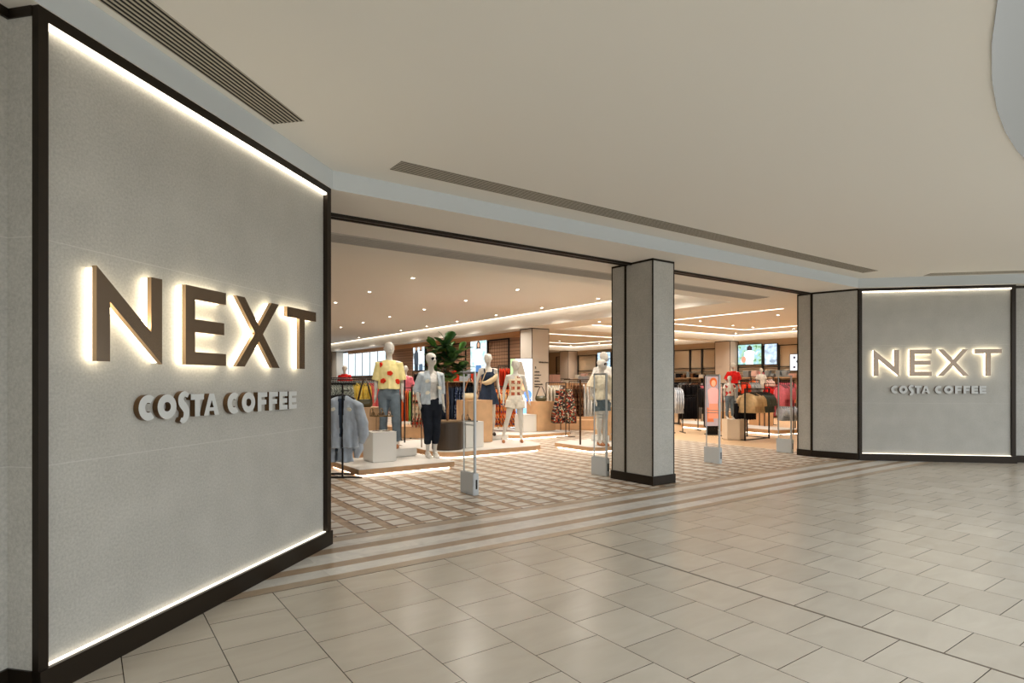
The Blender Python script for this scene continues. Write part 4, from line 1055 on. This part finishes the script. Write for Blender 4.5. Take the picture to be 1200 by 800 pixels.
# long rail behind the left sign wall
a = G(380, 11.9)
rail(a, (a[0]+1.75, a[1]), 1.50, 'long black rail behind the oak cabinet holding patterned, yellow and pink tops',
     [('top', M_bw, 9, 'grey and white patterned top on the long rail left of the olive bag'),
      ('top', M_yelc, 7, 'yellow top on the long rail just behind the olive bag'),
      ('top', M_pinkc, 7, 'coral pink top on the long rail right of the yellow tops')])
a = G(380, 13.6)
rail(a, (a[0]+1.9, a[1]), 1.54, 'second long rail just behind the first one at far left',
     [('shirt', M_grey, 30, 'grey shirt on the rear long rail at far left')])
# denim shirts on the T stand
x, y = G(401.5, 9.0)
t = empty('t_stand', (x, y, 0), CAMX, 'black T shaped stand with the pale denim shirts beside the left sign wall', 'clothes stand')
link('post', box(-.012, .012, -.012, .012, 0, 1.43), M_black, t)
link('arm', box(-.2, .2, -.01, .01, 1.40, 1.43), M_black, t)
link('side_arm', box(-.012, .012, -.0, .35, 1.30, 1.32), M_black, t)
link('foot', B(B(bmesh.new(), -.3, .3, -.04, .0, 0, .02), -.3, .3, .3, .34, 0, .02), M_black, t)
link('foot_bar', box(-.3, -.26, -.0, .3, 0, .02), M_black, t)
def denim_shirt(dx, dy, z, label):
    o = empty('denim_shirt', (x+dx, y+dy, z), CAMX, label, 'shirt', None)
    bm = bmesh.new()
    loft(bm, [(0, 0, -.86, .25, .05, .3), (0, 0, -.6, .24, .05, .25), (0, 0, -.3, .225, .05, .1), (0, 0, -.15, .2, .045), (0, 0, -.10, .12, .035), (0, 0, -.075, .07, .03)], seg=40, nf=8)
    for s in (-1, 1): tube(bm, [(s*.16, 0, -.15), (s*.24, 0, -.24), (s*.32, -.01, -.48), (s*.335, -.02, -.66), (s*.30, -.02, -.80)], [.05, .075, .085, .08, .04], 14, flat=.7)
    bm = remesh(bm, .012, 2); wrinkle(bm, .016, 9, .5, dx*9+dy); wrinkle(bm, .006, 26, .6)
    bmesh.ops.delete(bm, geom=[v for v in bm.verts if v.co.y < -.005 and abs(v.co.x) < .018+.06*max(0, (v.co.z+.55))], context='VERTS')
    link('shirt_body', bm, cloth('washed_denim', (184, 194, 204), n=.12, ns=5), o, smooth=True)
    bm = bmesh.new(); tube(bm, [(.012, 0, -.012), (0, 0, .016), (-.012, 0, .004), (0, 0, -.03), (0, 0, -.06)], .003, 6); tube(bm, [(-.2, 0, -.13), (-.1, 0, -.08), (0, 0, -.06), (.1, 0, -.08), (.2, 0, -.13)], .014, 8)
    link('hanger', bm, M_black, o, smooth=True)
    link('lining', box(-.07, .07, .028, .034, -.7, -.12), cloth('slate_lining', (92, 104, 120)), o)
    patches(o, 'daisy_applique', M_daisy, [(-.12, -.058, -.28, 0, -1), (.12, -.058, -.28, 0, -1)], .03)
denim_shirt(-.02, -.03, 1.315, 'pale denim shirt with two white daisies at the front of the T stand')
denim_shirt(-.06, .12, 1.30, 'pale denim shirt hanging directly behind the daisy shirt on the T stand')
o = denim_shirt(.0, .24, 1.07, 'grey blue denim shirt hanging lowest and last on the T stand')

# slim stand with foot by the denim jacket mannequin
x, y = G(494, 12.0)
t = empty('slim_stand', (x, y, 0), CAMX, 'slim brown metal stand behind the denim jacket mannequin', 'clothes stand')
link('post', box(-.01, .01, -.01, .01, 0, 1.2), M_brown_metal, t)
link('foot', box(-.22, .22, -.02, .02, 0, .02), M_brown_metal, t); link('cross_foot', box(-.02, .02, -.25, .25, .0, .019), M_brown_metal, t)
link('arm', box(-.01, .3, -.01, .01, 1.18, 1.2), M_brown_metal, t)

def shelf_rail(px0, px1, Y, z, label, items, pots, m=None, L=None):
    """rail with an oak shelf over it"""
    p0, p1 = alongCam(px0, px1, Y)
    t = rail(p0, p1, z, label, items, m=m or M_brown_metal, name='shelf_rail')
    d = Vector((p1[0]-p0[0], p1[1]-p0[1], 0)); LL = d.length
    link('shelf', box(-.02, LL+.02, -.18, .18, z+.035, z+.06), M_oak, t)
    for q, (f, w, h, mm, lab, nm, cat) in enumerate(pots):
        x = p0[0]+d.x*f; y = p0[1]+d.y*f
        folded(x, y, z+.06, w, h, mm, lab, CAMX)
def folded(x, y, z, w, h, mm, lab, rz, group=None):
    """a pile of folded clothes: each layer is a thing"""
    n = max(1, round(h/.045))
    for i in range(n):
        o = link('folded_jumper', B(bmesh.new(), -w/2, w/2, -.14, .14, 0, h/n-.002, min(.014, h/n*.35)), mm, loc=(x+random.uniform(-.006, .006), y, z+i*h/n), rz=rz+random.uniform(-.04, .04), smooth=False)
        tag(o, lab if n == 1 else lab+', one of a pile', 'folded clothes', lab if n > 1 else group)
shelf_rail(512, 562, 15.8, 1.40, 'oak topped rail of navy clothes behind the fig tree',
     [('trousers', M_denimnavy, 8, 'navy jeans on the oak topped rail behind the fig tree'), ('dress', M_navyp, 5, 'navy printed dress on the oak topped rail behind the fig tree'),
      ('trousers', M_denimdark, 9, 'black jeans on the oak topped rail behind the cream bag')],
     [(.12, .2, .18, M_pink, 'pink folded jumper on the shelf behind the fig tree', 0, 0), (.45, .2, .28, M_redor, 'red orange folded jumper on the shelf right of the fig trunk', 0, 0), (.66, .3, .32, M_palegrey, 'pale blue folded jumper on the shelf behind the first security gate', 0, 0), (.9, .22, .2, M_redor, 'red folded jumper on the shelf beside the navy pinafore', 0, 0)])
a, b_ = alongCam(574, 606, 16.2)
rail(a, b_, 1.32, 'rail of orange floral dresses left of the lit poster', [('dress', M_floral, 14, 'orange floral dress on the rail left of the crochet top mannequin')])
a, b_ = alongCam(584, 601, 17.6)
rail(a, b_, 1.92, 'high rail with red orange tops left of the lit poster', [('top', M_redor, 7, 'red orange top high on the wall rail left of the lit poster')], feet=False, posts=(0, 1))
rail(*alongCam(578, 604, 17.4), 1.05, 'low rail with blue clothes below the orange dresses', [('top', M_blue, 5, 'bright blue top on the low rail left of the lit poster'), ('top', M_palegrey, 5, 'pale blue top on the low rail left of the lit poster')])
rail(*alongCam(466, 482, 16.6), 1.28, 'short rail of orange and green dresses between the two front mannequins', [('dress', M_orange, 5, 'orange dress on the short rail between the two front mannequins'), ('dress', M_green, 3, 'green dress on the short rail between the two front mannequins')], sc=.85)
rail(*alongCam(483, 514, 15.4), 1.36, 'rail of cream and red printed dresses left of the denim jacket mannequin', [('dress', M_redprint, 13, 'cream and red printed dress on the rail left of the denim jacket mannequin')])
rail(*alongCam(519, 562, 18.5), 1.72, 'rail of dark tops high behind the fig tree', [('top', M_brownprint, 9, 'brown printed top high behind the fig tree'), ('top', M_blackc, 9, 'black top high behind the fig tree')])
rail(*alongCam(484, 508, 19.5), 1.80, 'rail of dark tops high behind the denim jacket mannequin', [('top', M_blackc, 12, 'black top high behind the denim jacket mannequin')])
rail(*alongCam(640, 663, 17.0), 1.42, 'short rail of cream tops behind the dark green bag', [('top', M_cream, 8, 'cream top on the short rail behind the dark green bag')])
a = G(663, 15.6); b_ = G(657, 16.5)
rail(a, b_, 1.34, 'black stand rail of dark floral skirts', [('skirt', M_floraldark, 9, 'dark floral skirt on the black stand right of the oak cabinet')], m=M_brown_metal)
a, b_ = alongCam(667, 700, 16.9)
rail(a, b_, 1.46, 'brown metal rail of brown and white skirts left of the entrance pillar', [('skirt', M_brownprint, 4, 'brown printed skirt between the floral and the white skirts'), ('skirt', M_whitec, 9, 'long white skirt on the rail left of the ruffled blouse mannequin')], m=M_brown_metal, spacing=.09)
x, y = G(680, 12.6)
t = empty('metal_display_stand', (x, y, 0), 0, 'tall brown metal frame at the corner of the platform by the entrance pillar', 'clothes stand')
link('post', box(-.014, .014, -.014, .014, 0, 1.48), M_brown_metal, t); link('bar', box(-.45, .3, -.01, .01, 1.48, 1.5), M_brown_metal, t)
rail(*alongCam(640, 668, 22), 1.55, 'far rail of blush clothes behind the white skirts', [('top', M_blush, 12, 'blush pink top on the far rail right of the lettered pillar')])
for i, (px, mm, w, h, lab) in enumerate(((648, M_blush, .5, .30, 'blush folded jumper on the shelf right of the lettered pillar'), (668, M_cream, .5, .12, 'cream folded jumper on the far table behind the floral skirts'), (684, M_palegrey, .4, .24, 'pale blue folded jumper on the far table behind the white skirts'), (694, M_cream, .4, .28, 'cream folded jumper on the far table left of the pillar mannequins'))):
    x, y = G(px, 21); 
    if i == 0: plain_box('display_table', 670, 21, 0, 2.2, .6, 1.40, M_oak, 'high oak display table behind the skirts', 'table', CAMX)
    folded(x, y, 1.40, w, h, mm, lab, CAMX)

# childrenswear --------------------------------------------------------------------------------------
x, y = G(873, 14.6)
t = empty('frame_rail', (x, y, 0), 0, 'black cube shaped frame rail of beige and green jumpers in the childrenswear', 'clothes rail')
for n_, a in (('post', (0, 0)), ('post', (0, .62)), ('post', (1.05, .0)), ('post', (1.05, .62))):
    link('post', box(a[0]-.014, a[0]+.014, a[1]-.014, a[1]+.014, 0, 1.28 if a[1] == 0 else 1.40), M_black, t)
for z_, yy in ((1.27, 0), (1.39, .62), (.02, 0), (.02, .62)): link('bar', box(0.0, 1.05, yy-.012, yy+.012, z_-.012, z_+.012), M_black, t)
for xx in (0, 1.05): link('base_bar', box(xx-.01, xx+.01, .012, .608, .01, .03), M_black, t)
s = .1
for kind, mm, n, lab in (('kidtop', M_beige, 8, 'beige jumper on the black cube frame'), ('kidtop', M_greygreen, 8, 'grey green jumper on the black cube frame')):
    for i in range(n):
        hang(kind, x+s, y, 1.255, PI/2+PI/2*0-PI, mm, lab, lab.split(',')[0], 1.15); s += .056
        if i % 2 == 0: hang('trousers', x+s-.1, y+.3, .95, -PI/2, M_blackc, 'black leggings hanging low inside the black cube frame', 'black leggings inside the cube frame', .45)
link('hang_bar', box(0.0, 1.05, .29, .31, .95, .965), M_black, t)
rail(*alongCam(896, 912, 17.5), 1.40, 'rail of red jumpers right of the black cube frame', [('kidtop', M_red, 7, 'red jumper on the rail right of the black cube frame')], sc=1.25)
rail(*alongCam(912, 930, 16.3), 1.46, 'rail of pink tops beside the right hand pier', [('kidtop', M_pink, 8, 'pink top on the rail beside the right hand pier'), ('kidtop', M_magenta, 5, 'magenta top on the rail beside the right hand pier')], sc=1.35)
rail(*alongCam(912, 932, 17.4), .82, 'low rail of pale grey clothes under the pink tops', [('kidtop', M_palegrey, 14, 'pale grey top on the low rail under the pink tops')])
rail(*alongCam(880, 906, 20), 1.62, 'back rail of orange and pink tops under the wide screen', [('kidtop', M_orange, 6, 'orange top on the back rail under the wide screen'), ('kidtop', M_blush, 8, 'blush top on the back rail under the wide screen')], sc=1.2)
rail(*alongCam(868, 890, 18.5), 1.50, 'rail of pale and red tops behind the cube frame', [('kidtop', M_redor, 4, 'red orange top behind the cube frame'), ('kidtop', M_grey, 8, 'grey top behind the cube frame')])
rail(*alongCam(788, 800, 17.0), 1.36, 'rail of pale grey tops just right of the entrance pillar', [('shirt', M_palegrey, 6, 'pale grey shirt just right of the entrance pillar')])
rail(*alongCam(799, 824, 20.5), 1.42, 'rail of black tops right of the entrance pillar', [('top', M_blackc, 10, 'black top on the upper rail right of the entrance pillar'), ('top', M_pink, 3, 'pink printed top at the end of the upper black rail')])
rail(*alongCam(795, 822, 20.2), .98, 'low rail of black trousers right of the entrance pillar', [('trousers', M_blackc, 12, 'black trousers on the low rail right of the entrance pillar'), ('trousers', M_graytrouser, 4, 'grey trousers on the low rail right of the entrance pillar')], sc=.75)
rail(*alongCam(818, 842, 17.8), 1.34, 'rail of black and purple clothes left of the lit child poster', [('kidtop', M_blackc, 6, 'black top left of the lit child poster'), ('kidtop', M_purple, 8, 'purple printed top left of the lit child poster')], sc=1.3)
rail(*alongCam(843, 853, 16.0), 1.40, 'short rail of pink and white tops left of the small child mannequin', [('kidtop', M_blush, 4, 'blush top left of the small child mannequin'), ('kidtop', M_pink, 4, 'pink top left of the small child mannequin')])
for px in (796, 815):
    x, y = G(px, 20.6); t = empty('flat_foot_stand', (x, y, 0), CAMX, 'dark flat footed stand, %s of the two right of the entrance pillar' % ('left' if px < 800 else 'right'), 'clothes stand')
    link('foot', box(-.3, .3, -.2, .2, 0, .025), M_brown_metal, t); link('post', box(-.012, .012, -.012, .012, .025, 1.35), M_brown_metal, t)

# far shelving bays against the beige wall (u = 22.6)
M_mirror = mat('warm_mirror', (214, 192, 162), rough=.12, metal=.45)
def bay(y0, y1, label, mirror=True, tops=()):
    t = empty('shelving_bay', (22.55, y0, 0), 0, label, 'shelving'); w = y1-y0
    for yy in (0, w-.04): link('upright', box(-.04, 0, yy, yy+.04, 0, 2.92), M_black, t)
    for z_ in (2.88, 2.03, 1.87): link('cross_rail', box(-.035, -.005, .04, w-.04, z_, z_+.035), M_black, t)
    if mirror: link('mirror_panel', box(.01, .03, .05, w-.05, 2.08, 2.86), M_mirror, t)
    for z_ in (1.60, ): link('shelf', box(-.38, -.0, .04, w-.04, z_, z_+.025), M_oak, t)
    for z_ in (1.5, .95): link('hanging_rail', tube(bmesh.new(), [(-.2, .04, z_), (-.2, w-.04, z_)], .012, 8), M_black, t)
    n = 3
    for i in range(n):
        mm, nm = random.choice(tops)
        folded(22.35, y0+w*(i+.5)/n, 1.625, w/n*.7, random.choice((.14, .2, .27)), mm, nm+' folded jumper on the far wall shelf', PI/2, nm+' folded jumpers on the far wall shelves')
    for z_, sc in ((1.49, .95), (.94, .85)):
        k = int((w-.2)/.075); mm, nm = random.choice(tops)
        for i in range(k):
            if i % 5 == 4: mm, nm = random.choice(tops)
            hang('kidtop' if z_ > 1 else 'trousers', 22.35, y0+.1+i*.075, z_, 0, mm, '%s garment hanging on the far wall %s rail' % (nm, 'upper' if z_ > 1 else 'lower'), '%s garments on the far wall %s rails' % (nm, 'upper' if z_ > 1 else 'lower'), sc)
    return t
kid = [(M_pink, 'pink'), (M_blush, 'blush'), (M_orange, 'orange'), (M_grey, 'grey'), (M_whitec, 'white')]
drk = [(M_blackc, 'black'), (M_blackc, 'black'), (M_whitec, 'white'), (M_grey, 'grey'), (M_brownprint, 'brown')]
pal = [(M_blush, 'blush'), (M_cream, 'cream'), (M_palegrey, 'pale grey'), (M_whitec, 'white')]
for y0, y1, lab, mi, tp in ((12.35, 13.15, 'far black framed shelving bay next to the right hand pier', False, kid), (13.15, 13.85, 'far black framed shelving bay with the narrow screen', False, kid), (13.85, 15.0, 'far black framed shelving bay with the wide screen', False, kid),
                        (15.8, 16.8, 'far mirrored shelving bay directly left of the warm pillar', True, drk), (16.8, 17.45, 'second far mirrored shelving bay left of the warm pillar', True, drk), (17.45, 18.4, 'far mirrored shelving bay just right of the entrance pillar', True, drk),
                        (22.4, 23.6, 'far shelving bay seen just left of the entrance pillar', False, pal), (23.6, 25.1, 'far mirrored bay right of the rear pillar', True, pal), (26.0, 27.0, 'far mirrored bay right of the lettered pillar', True, pal)):
    bay(y0, y1, lab, mi, tp)

# ------------------------------------------------------------------ screens, posters, lit panels
def ell(cx, cz, rx, rz_, n=20, a0=0, a1=2*PI): return [(cx+rx*math.cos(a0+(a1-a0)*k/n), cz+rz_*math.sin(a0+(a1-a0)*k/n)) for k in range(n)]
def screen(pos, rz, w, h, name, label, cat, bg, shapes, depth=.07, frame=.02, stand=0, strength=1.3):
    """lit picture, centred at pos; x across, z up, front faces -y"""
    t = empty(name, pos, rz, label, cat)
    link('casing', box(-w/2-frame, w/2+frame, 0, depth, -h/2-frame, h/2+frame, .004), M_black, t)
    b_ = bpy.data.materials.new('picture_backdrop'); b_.use_nodes = True; nt = b_.node_tree; p_ = nt.nodes['Principled BSDF']
    tc = N(nt, 'ShaderNodeTexCoord'); n = N(nt, 'ShaderNodeTexNoise'); n.inputs['Scale'].default_value = 5; n.inputs['Detail'].default_value = 3; nt.links.new(tc.outputs['Object'], n.inputs['Vector'])
    r = N(nt, 'ShaderNodeValToRGB'); 
    while len(r.color_ramp.elements) < len(bg): r.color_ramp.elements.new(.5)
    for i, c in enumerate(bg): r.color_ramp.elements[i].position = .32+.36*i/max(1, len(bg)-1); r.color_ramp.elements[i].color = (*lin(c), 1)
    nt.links.new(n.outputs['Fac'], r.inputs['Fac']); nt.links.new(r.outputs['Color'], p_.inputs['Emission Color']); p_.inputs['Emission Strength'].default_value = strength; p_.inputs['Base Color'].default_value = (.02, .02, .02, 1)
    link('picture', box(-w/2, w/2, -.004, 0, -h/2, h/2), b_, t)
    for i, (c, outl) in enumerate(shapes):
        m = emit('ink_%d_%d_%d' % c, c, strength*.9); bm = bmesh.new(); poly_extrude(bm, [(a*w, b2*h) for a, b2 in outl], -.006-.001*i, -.0045-.001*i+.001)
        link('picture_figure', bm, m, t)
    if stand:
        link('stand_foot', box(-w*.4, w*.4, -.12, .2, -stand, -stand+.02), M_black, t); link('stand_post', box(-w*.4, w*.4, .02, .05, -stand+.02, -h/2), M_black, t)
    return t
def person(cx, s, hair, skin, top, low):
    f = lambda l: [(cx+a*s, max(-.5, c*s)) for a, c in l]
    return [(low, f([(-.13, -.5), (.13, -.5), (.12, -.05), (-.12, -.05)])), (hair, f([(-.09, .08), (.09, .08), (.085, .3), (.0, .38), (-.085, .3)])), (top, f([(-.15, -.22), (.15, -.22), (.18, .10), (.06, .17), (-.06, .17), (-.18, .10)])),
            (skin, f(ell(0, .26, .045, .065)))]
# timber wall screens (u = 12.1, facing -x)
R_ = -PI/2   # front -y turned towards -x
screen((12.02, 18.95, 2.42), R_, 1.15, 1.2, 'wall_screen', 'lit portrait screen of a dark haired woman in blue on the timber wall', 'screen', [(200, 226, 236), (226, 240, 246), (160, 214, 220)], person(0, 1.3, (40, 30, 28), (206, 160, 130), (236, 244, 250), (70, 110, 160)))
screen((12.02, 23.9, 2.55), R_, 1.1, 1.2, 'wall_screen', 'lit portrait screen with dark figures left of the fig tree on the timber wall', 'screen', [(180, 220, 240), (240, 246, 250), (60, 80, 70)], person(-.2, 1.2, (40, 40, 40), (190, 150, 120), (60, 70, 80), (40, 50, 60))+person(.2, 1.2, (60, 40, 30), (200, 160, 130), (230, 240, 240), (70, 90, 110)))
for i in range(6):
    screen((12.02, 28.4+i*1.03-.45, 2.42), R_, .93, 1.3, 'light_box', 'tall pale blue lit panel in the dark mullioned row on the far timber wall', 'light box', [(216, 234, 246), (236, 246, 252)], [((120, 140, 160), [(-.3+.1*i/6, -.5), (-.25+.1*i/6, -.5), (-.26+.1*i/6, -.1)]), ((100, 120, 140), [(.1, .5), (.14, .5), (.12, .2)])])['group'] = 'lit panels on the far timber wall'
# black grid frames on the timber wall
for y0, y1, lab in ((16.9, 18.3, 'black framed grid panel on the timber wall right of the portrait screen'), (19.8, 21.4, 'black framed grid panel on the timber wall behind the fig tree'), (21.5, 23.1, 'black framed grid panel on the timber wall left of the fig tree')):
    t = empty('grid_frame', (12.0, y0, 0), 0, lab, 'wall frame'); w = y1-y0
    for yy in (0, w-.05): link('upright', box(-.04, 0, yy, yy+.05, 1.55, 2.97), M_black, t)
    link('top_bar', box(-.04, 0, .05, w-.05, 2.92, 2.97), M_black, t); link('lower_bar', box(-.04, 0, .05, w-.05, 1.95, 1.98), M_black, t); link('shelf', box(-.3, 0, .05, w-.05, 1.60, 1.63), M_black, t)
    bm = bmesh.new()
    for k in range(1, 9): B(bm, -.012, -.006, k*w/9-.004, k*w/9+.004, 2.0, 2.9)
    for k in range(1, 7): B(bm, -.006, 0, .06, w-.06, 2.0+k*.13-.004, 2.0+k*.13+.004)
    link('wire_grid', bm, M_brown_metal, t)
# freestanding lit poster behind the crochet mannequin
x, y = G(611, 16.9)
screen((x, y, 1.12), CAMX+.05, .62, 1.95, 'lit_poster', 'tall freestanding lit poster with blue flowers behind the crochet top mannequin', 'poster', [(246, 250, 255), (250, 252, 255), (236, 244, 255)],
    [((150, 176, 130), [(-.5, -.1), (-.3, -.1), (-.28, .5), (-.5, .5)]), ((128, 116, 100), [(-.28, -.02), (.2, -.02), (.16, .3), (.02, .46), (-.14, .46), (-.24, .3)]), ((214, 160, 120), ell(.1, .12, .12, .08)), ((86, 130, 206), ell(.3, -.02, .18, .07)), ((60, 110, 200), ell(.34, -.12, .13, .05)), ((120, 180, 240), ell(.0, -.25, .4, .05)), ((190, 110, 110), ell(.38, -.2, .1, .04))], stand=1.12, strength=1.7, frame=.012)
# childrenswear screens
screen((22.5, 14.42, 2.58), R_, 1.06, .82, 'wide_screen', 'wide lit screen of a child in a white shirt high on the far shelving', 'screen', [(60, 120, 60), (170, 210, 180), (150, 200, 220), (230, 240, 240)], person(0, 1.25, (40, 30, 30), (60, 50, 60), (226, 236, 250), (210, 226, 240))+[((196, 130, 110), ell(-.25, -.25, .1, .16))])
screen((22.5, 13.48, 2.56), R_, .52, .82, 'narrow_screen', 'narrow lit screen right of the wide screen on the far shelving', 'screen', [(150, 160, 170), (190, 214, 236), (230, 240, 250)], [((120, 140, 160), ell(.15, -.35, .25, .08))])
screen((22.45, 12.42, 2.2), R_, .42, .62, 'small_lit_sign', 'small white lit sign with dark marks beside the right hand pier', 'sign', [(240, 246, 250), (250, 252, 255)], [((60, 60, 70), ell(-.1, .3, .12, .08)), ((60, 60, 70), ell(.2, .05, .12, .08)), ((60, 60, 70), ell(-.1, -.3, .12, .08))])
screen((22.45, 22.95, 2.55), R_, .95, .9, 'wall_screen', 'lit blue screen seen just left of the entrance pillar', 'screen', [(120, 180, 230), (210, 234, 246), (60, 90, 120)], person(0, 1.25, (40, 40, 50), (190, 150, 130), (80, 120, 170), (60, 80, 110)))
x, y = G(835, 16.2)
screen((x, y, .92), CAMX, .40, 1.35, 'child_poster', 'lit poster of a red haired child in pink, seen through the third security gate', 'poster', [(216, 176, 168), (226, 190, 180), (206, 170, 176)],
    [((200, 110, 70), [(-.42, -.42), (.1, -.42), (-.05, -.2), (-.42, -.1)]), ((222, 140, 110), [(-.3, -.35), (.42, -.35), (.35, -.02), (-.22, -.02)]), ((226, 160, 152), [(-.24, -.05), (.36, -.05), (.42, .22), (.2, .27), (-.1, .27), (-.32, .22)]), ((196, 92, 40), ell(.05, .38, .25, .095)), ((226, 160, 124), ell(.06, .36, .15, .065))], stand=.92, strength=.75)
# directory lettering on the pillar: too small in the photo to read, lines of dark type only
t = empty('pillar_directory', (11.6, 15.1, 0), 0, 'small black directory lettering on the pale pillar behind the lit poster', 'sign')
rr = random.Random(5)
def type_line(x0, x1, z, h):
    bm = bmesh.new(); x = x0
    while x < x1:
        w = rr.uniform(.012, .03); B(bm, x, min(x1, x+w), -.004, -.0, z, z+h*rr.uniform(.75, 1)); x += w+.008
    link('type_line', bm, M_black, t)
type_line(.28, .66, 2.05, .05)
for i, w in enumerate((.20, .26, .18, .22, .33, .2)): type_line(.10, .10+w, 1.74-i*.10-(0 if i < 5 else -.03), .045)
type_line(.12, .16, 1.86, .08)
for e in PROTO.values():
    for r, _ in e:
        def rm(o):
            for c in KIDS.get(o.name, []): rm(c)
            bpy.data.objects.remove(o)
        rm(r)
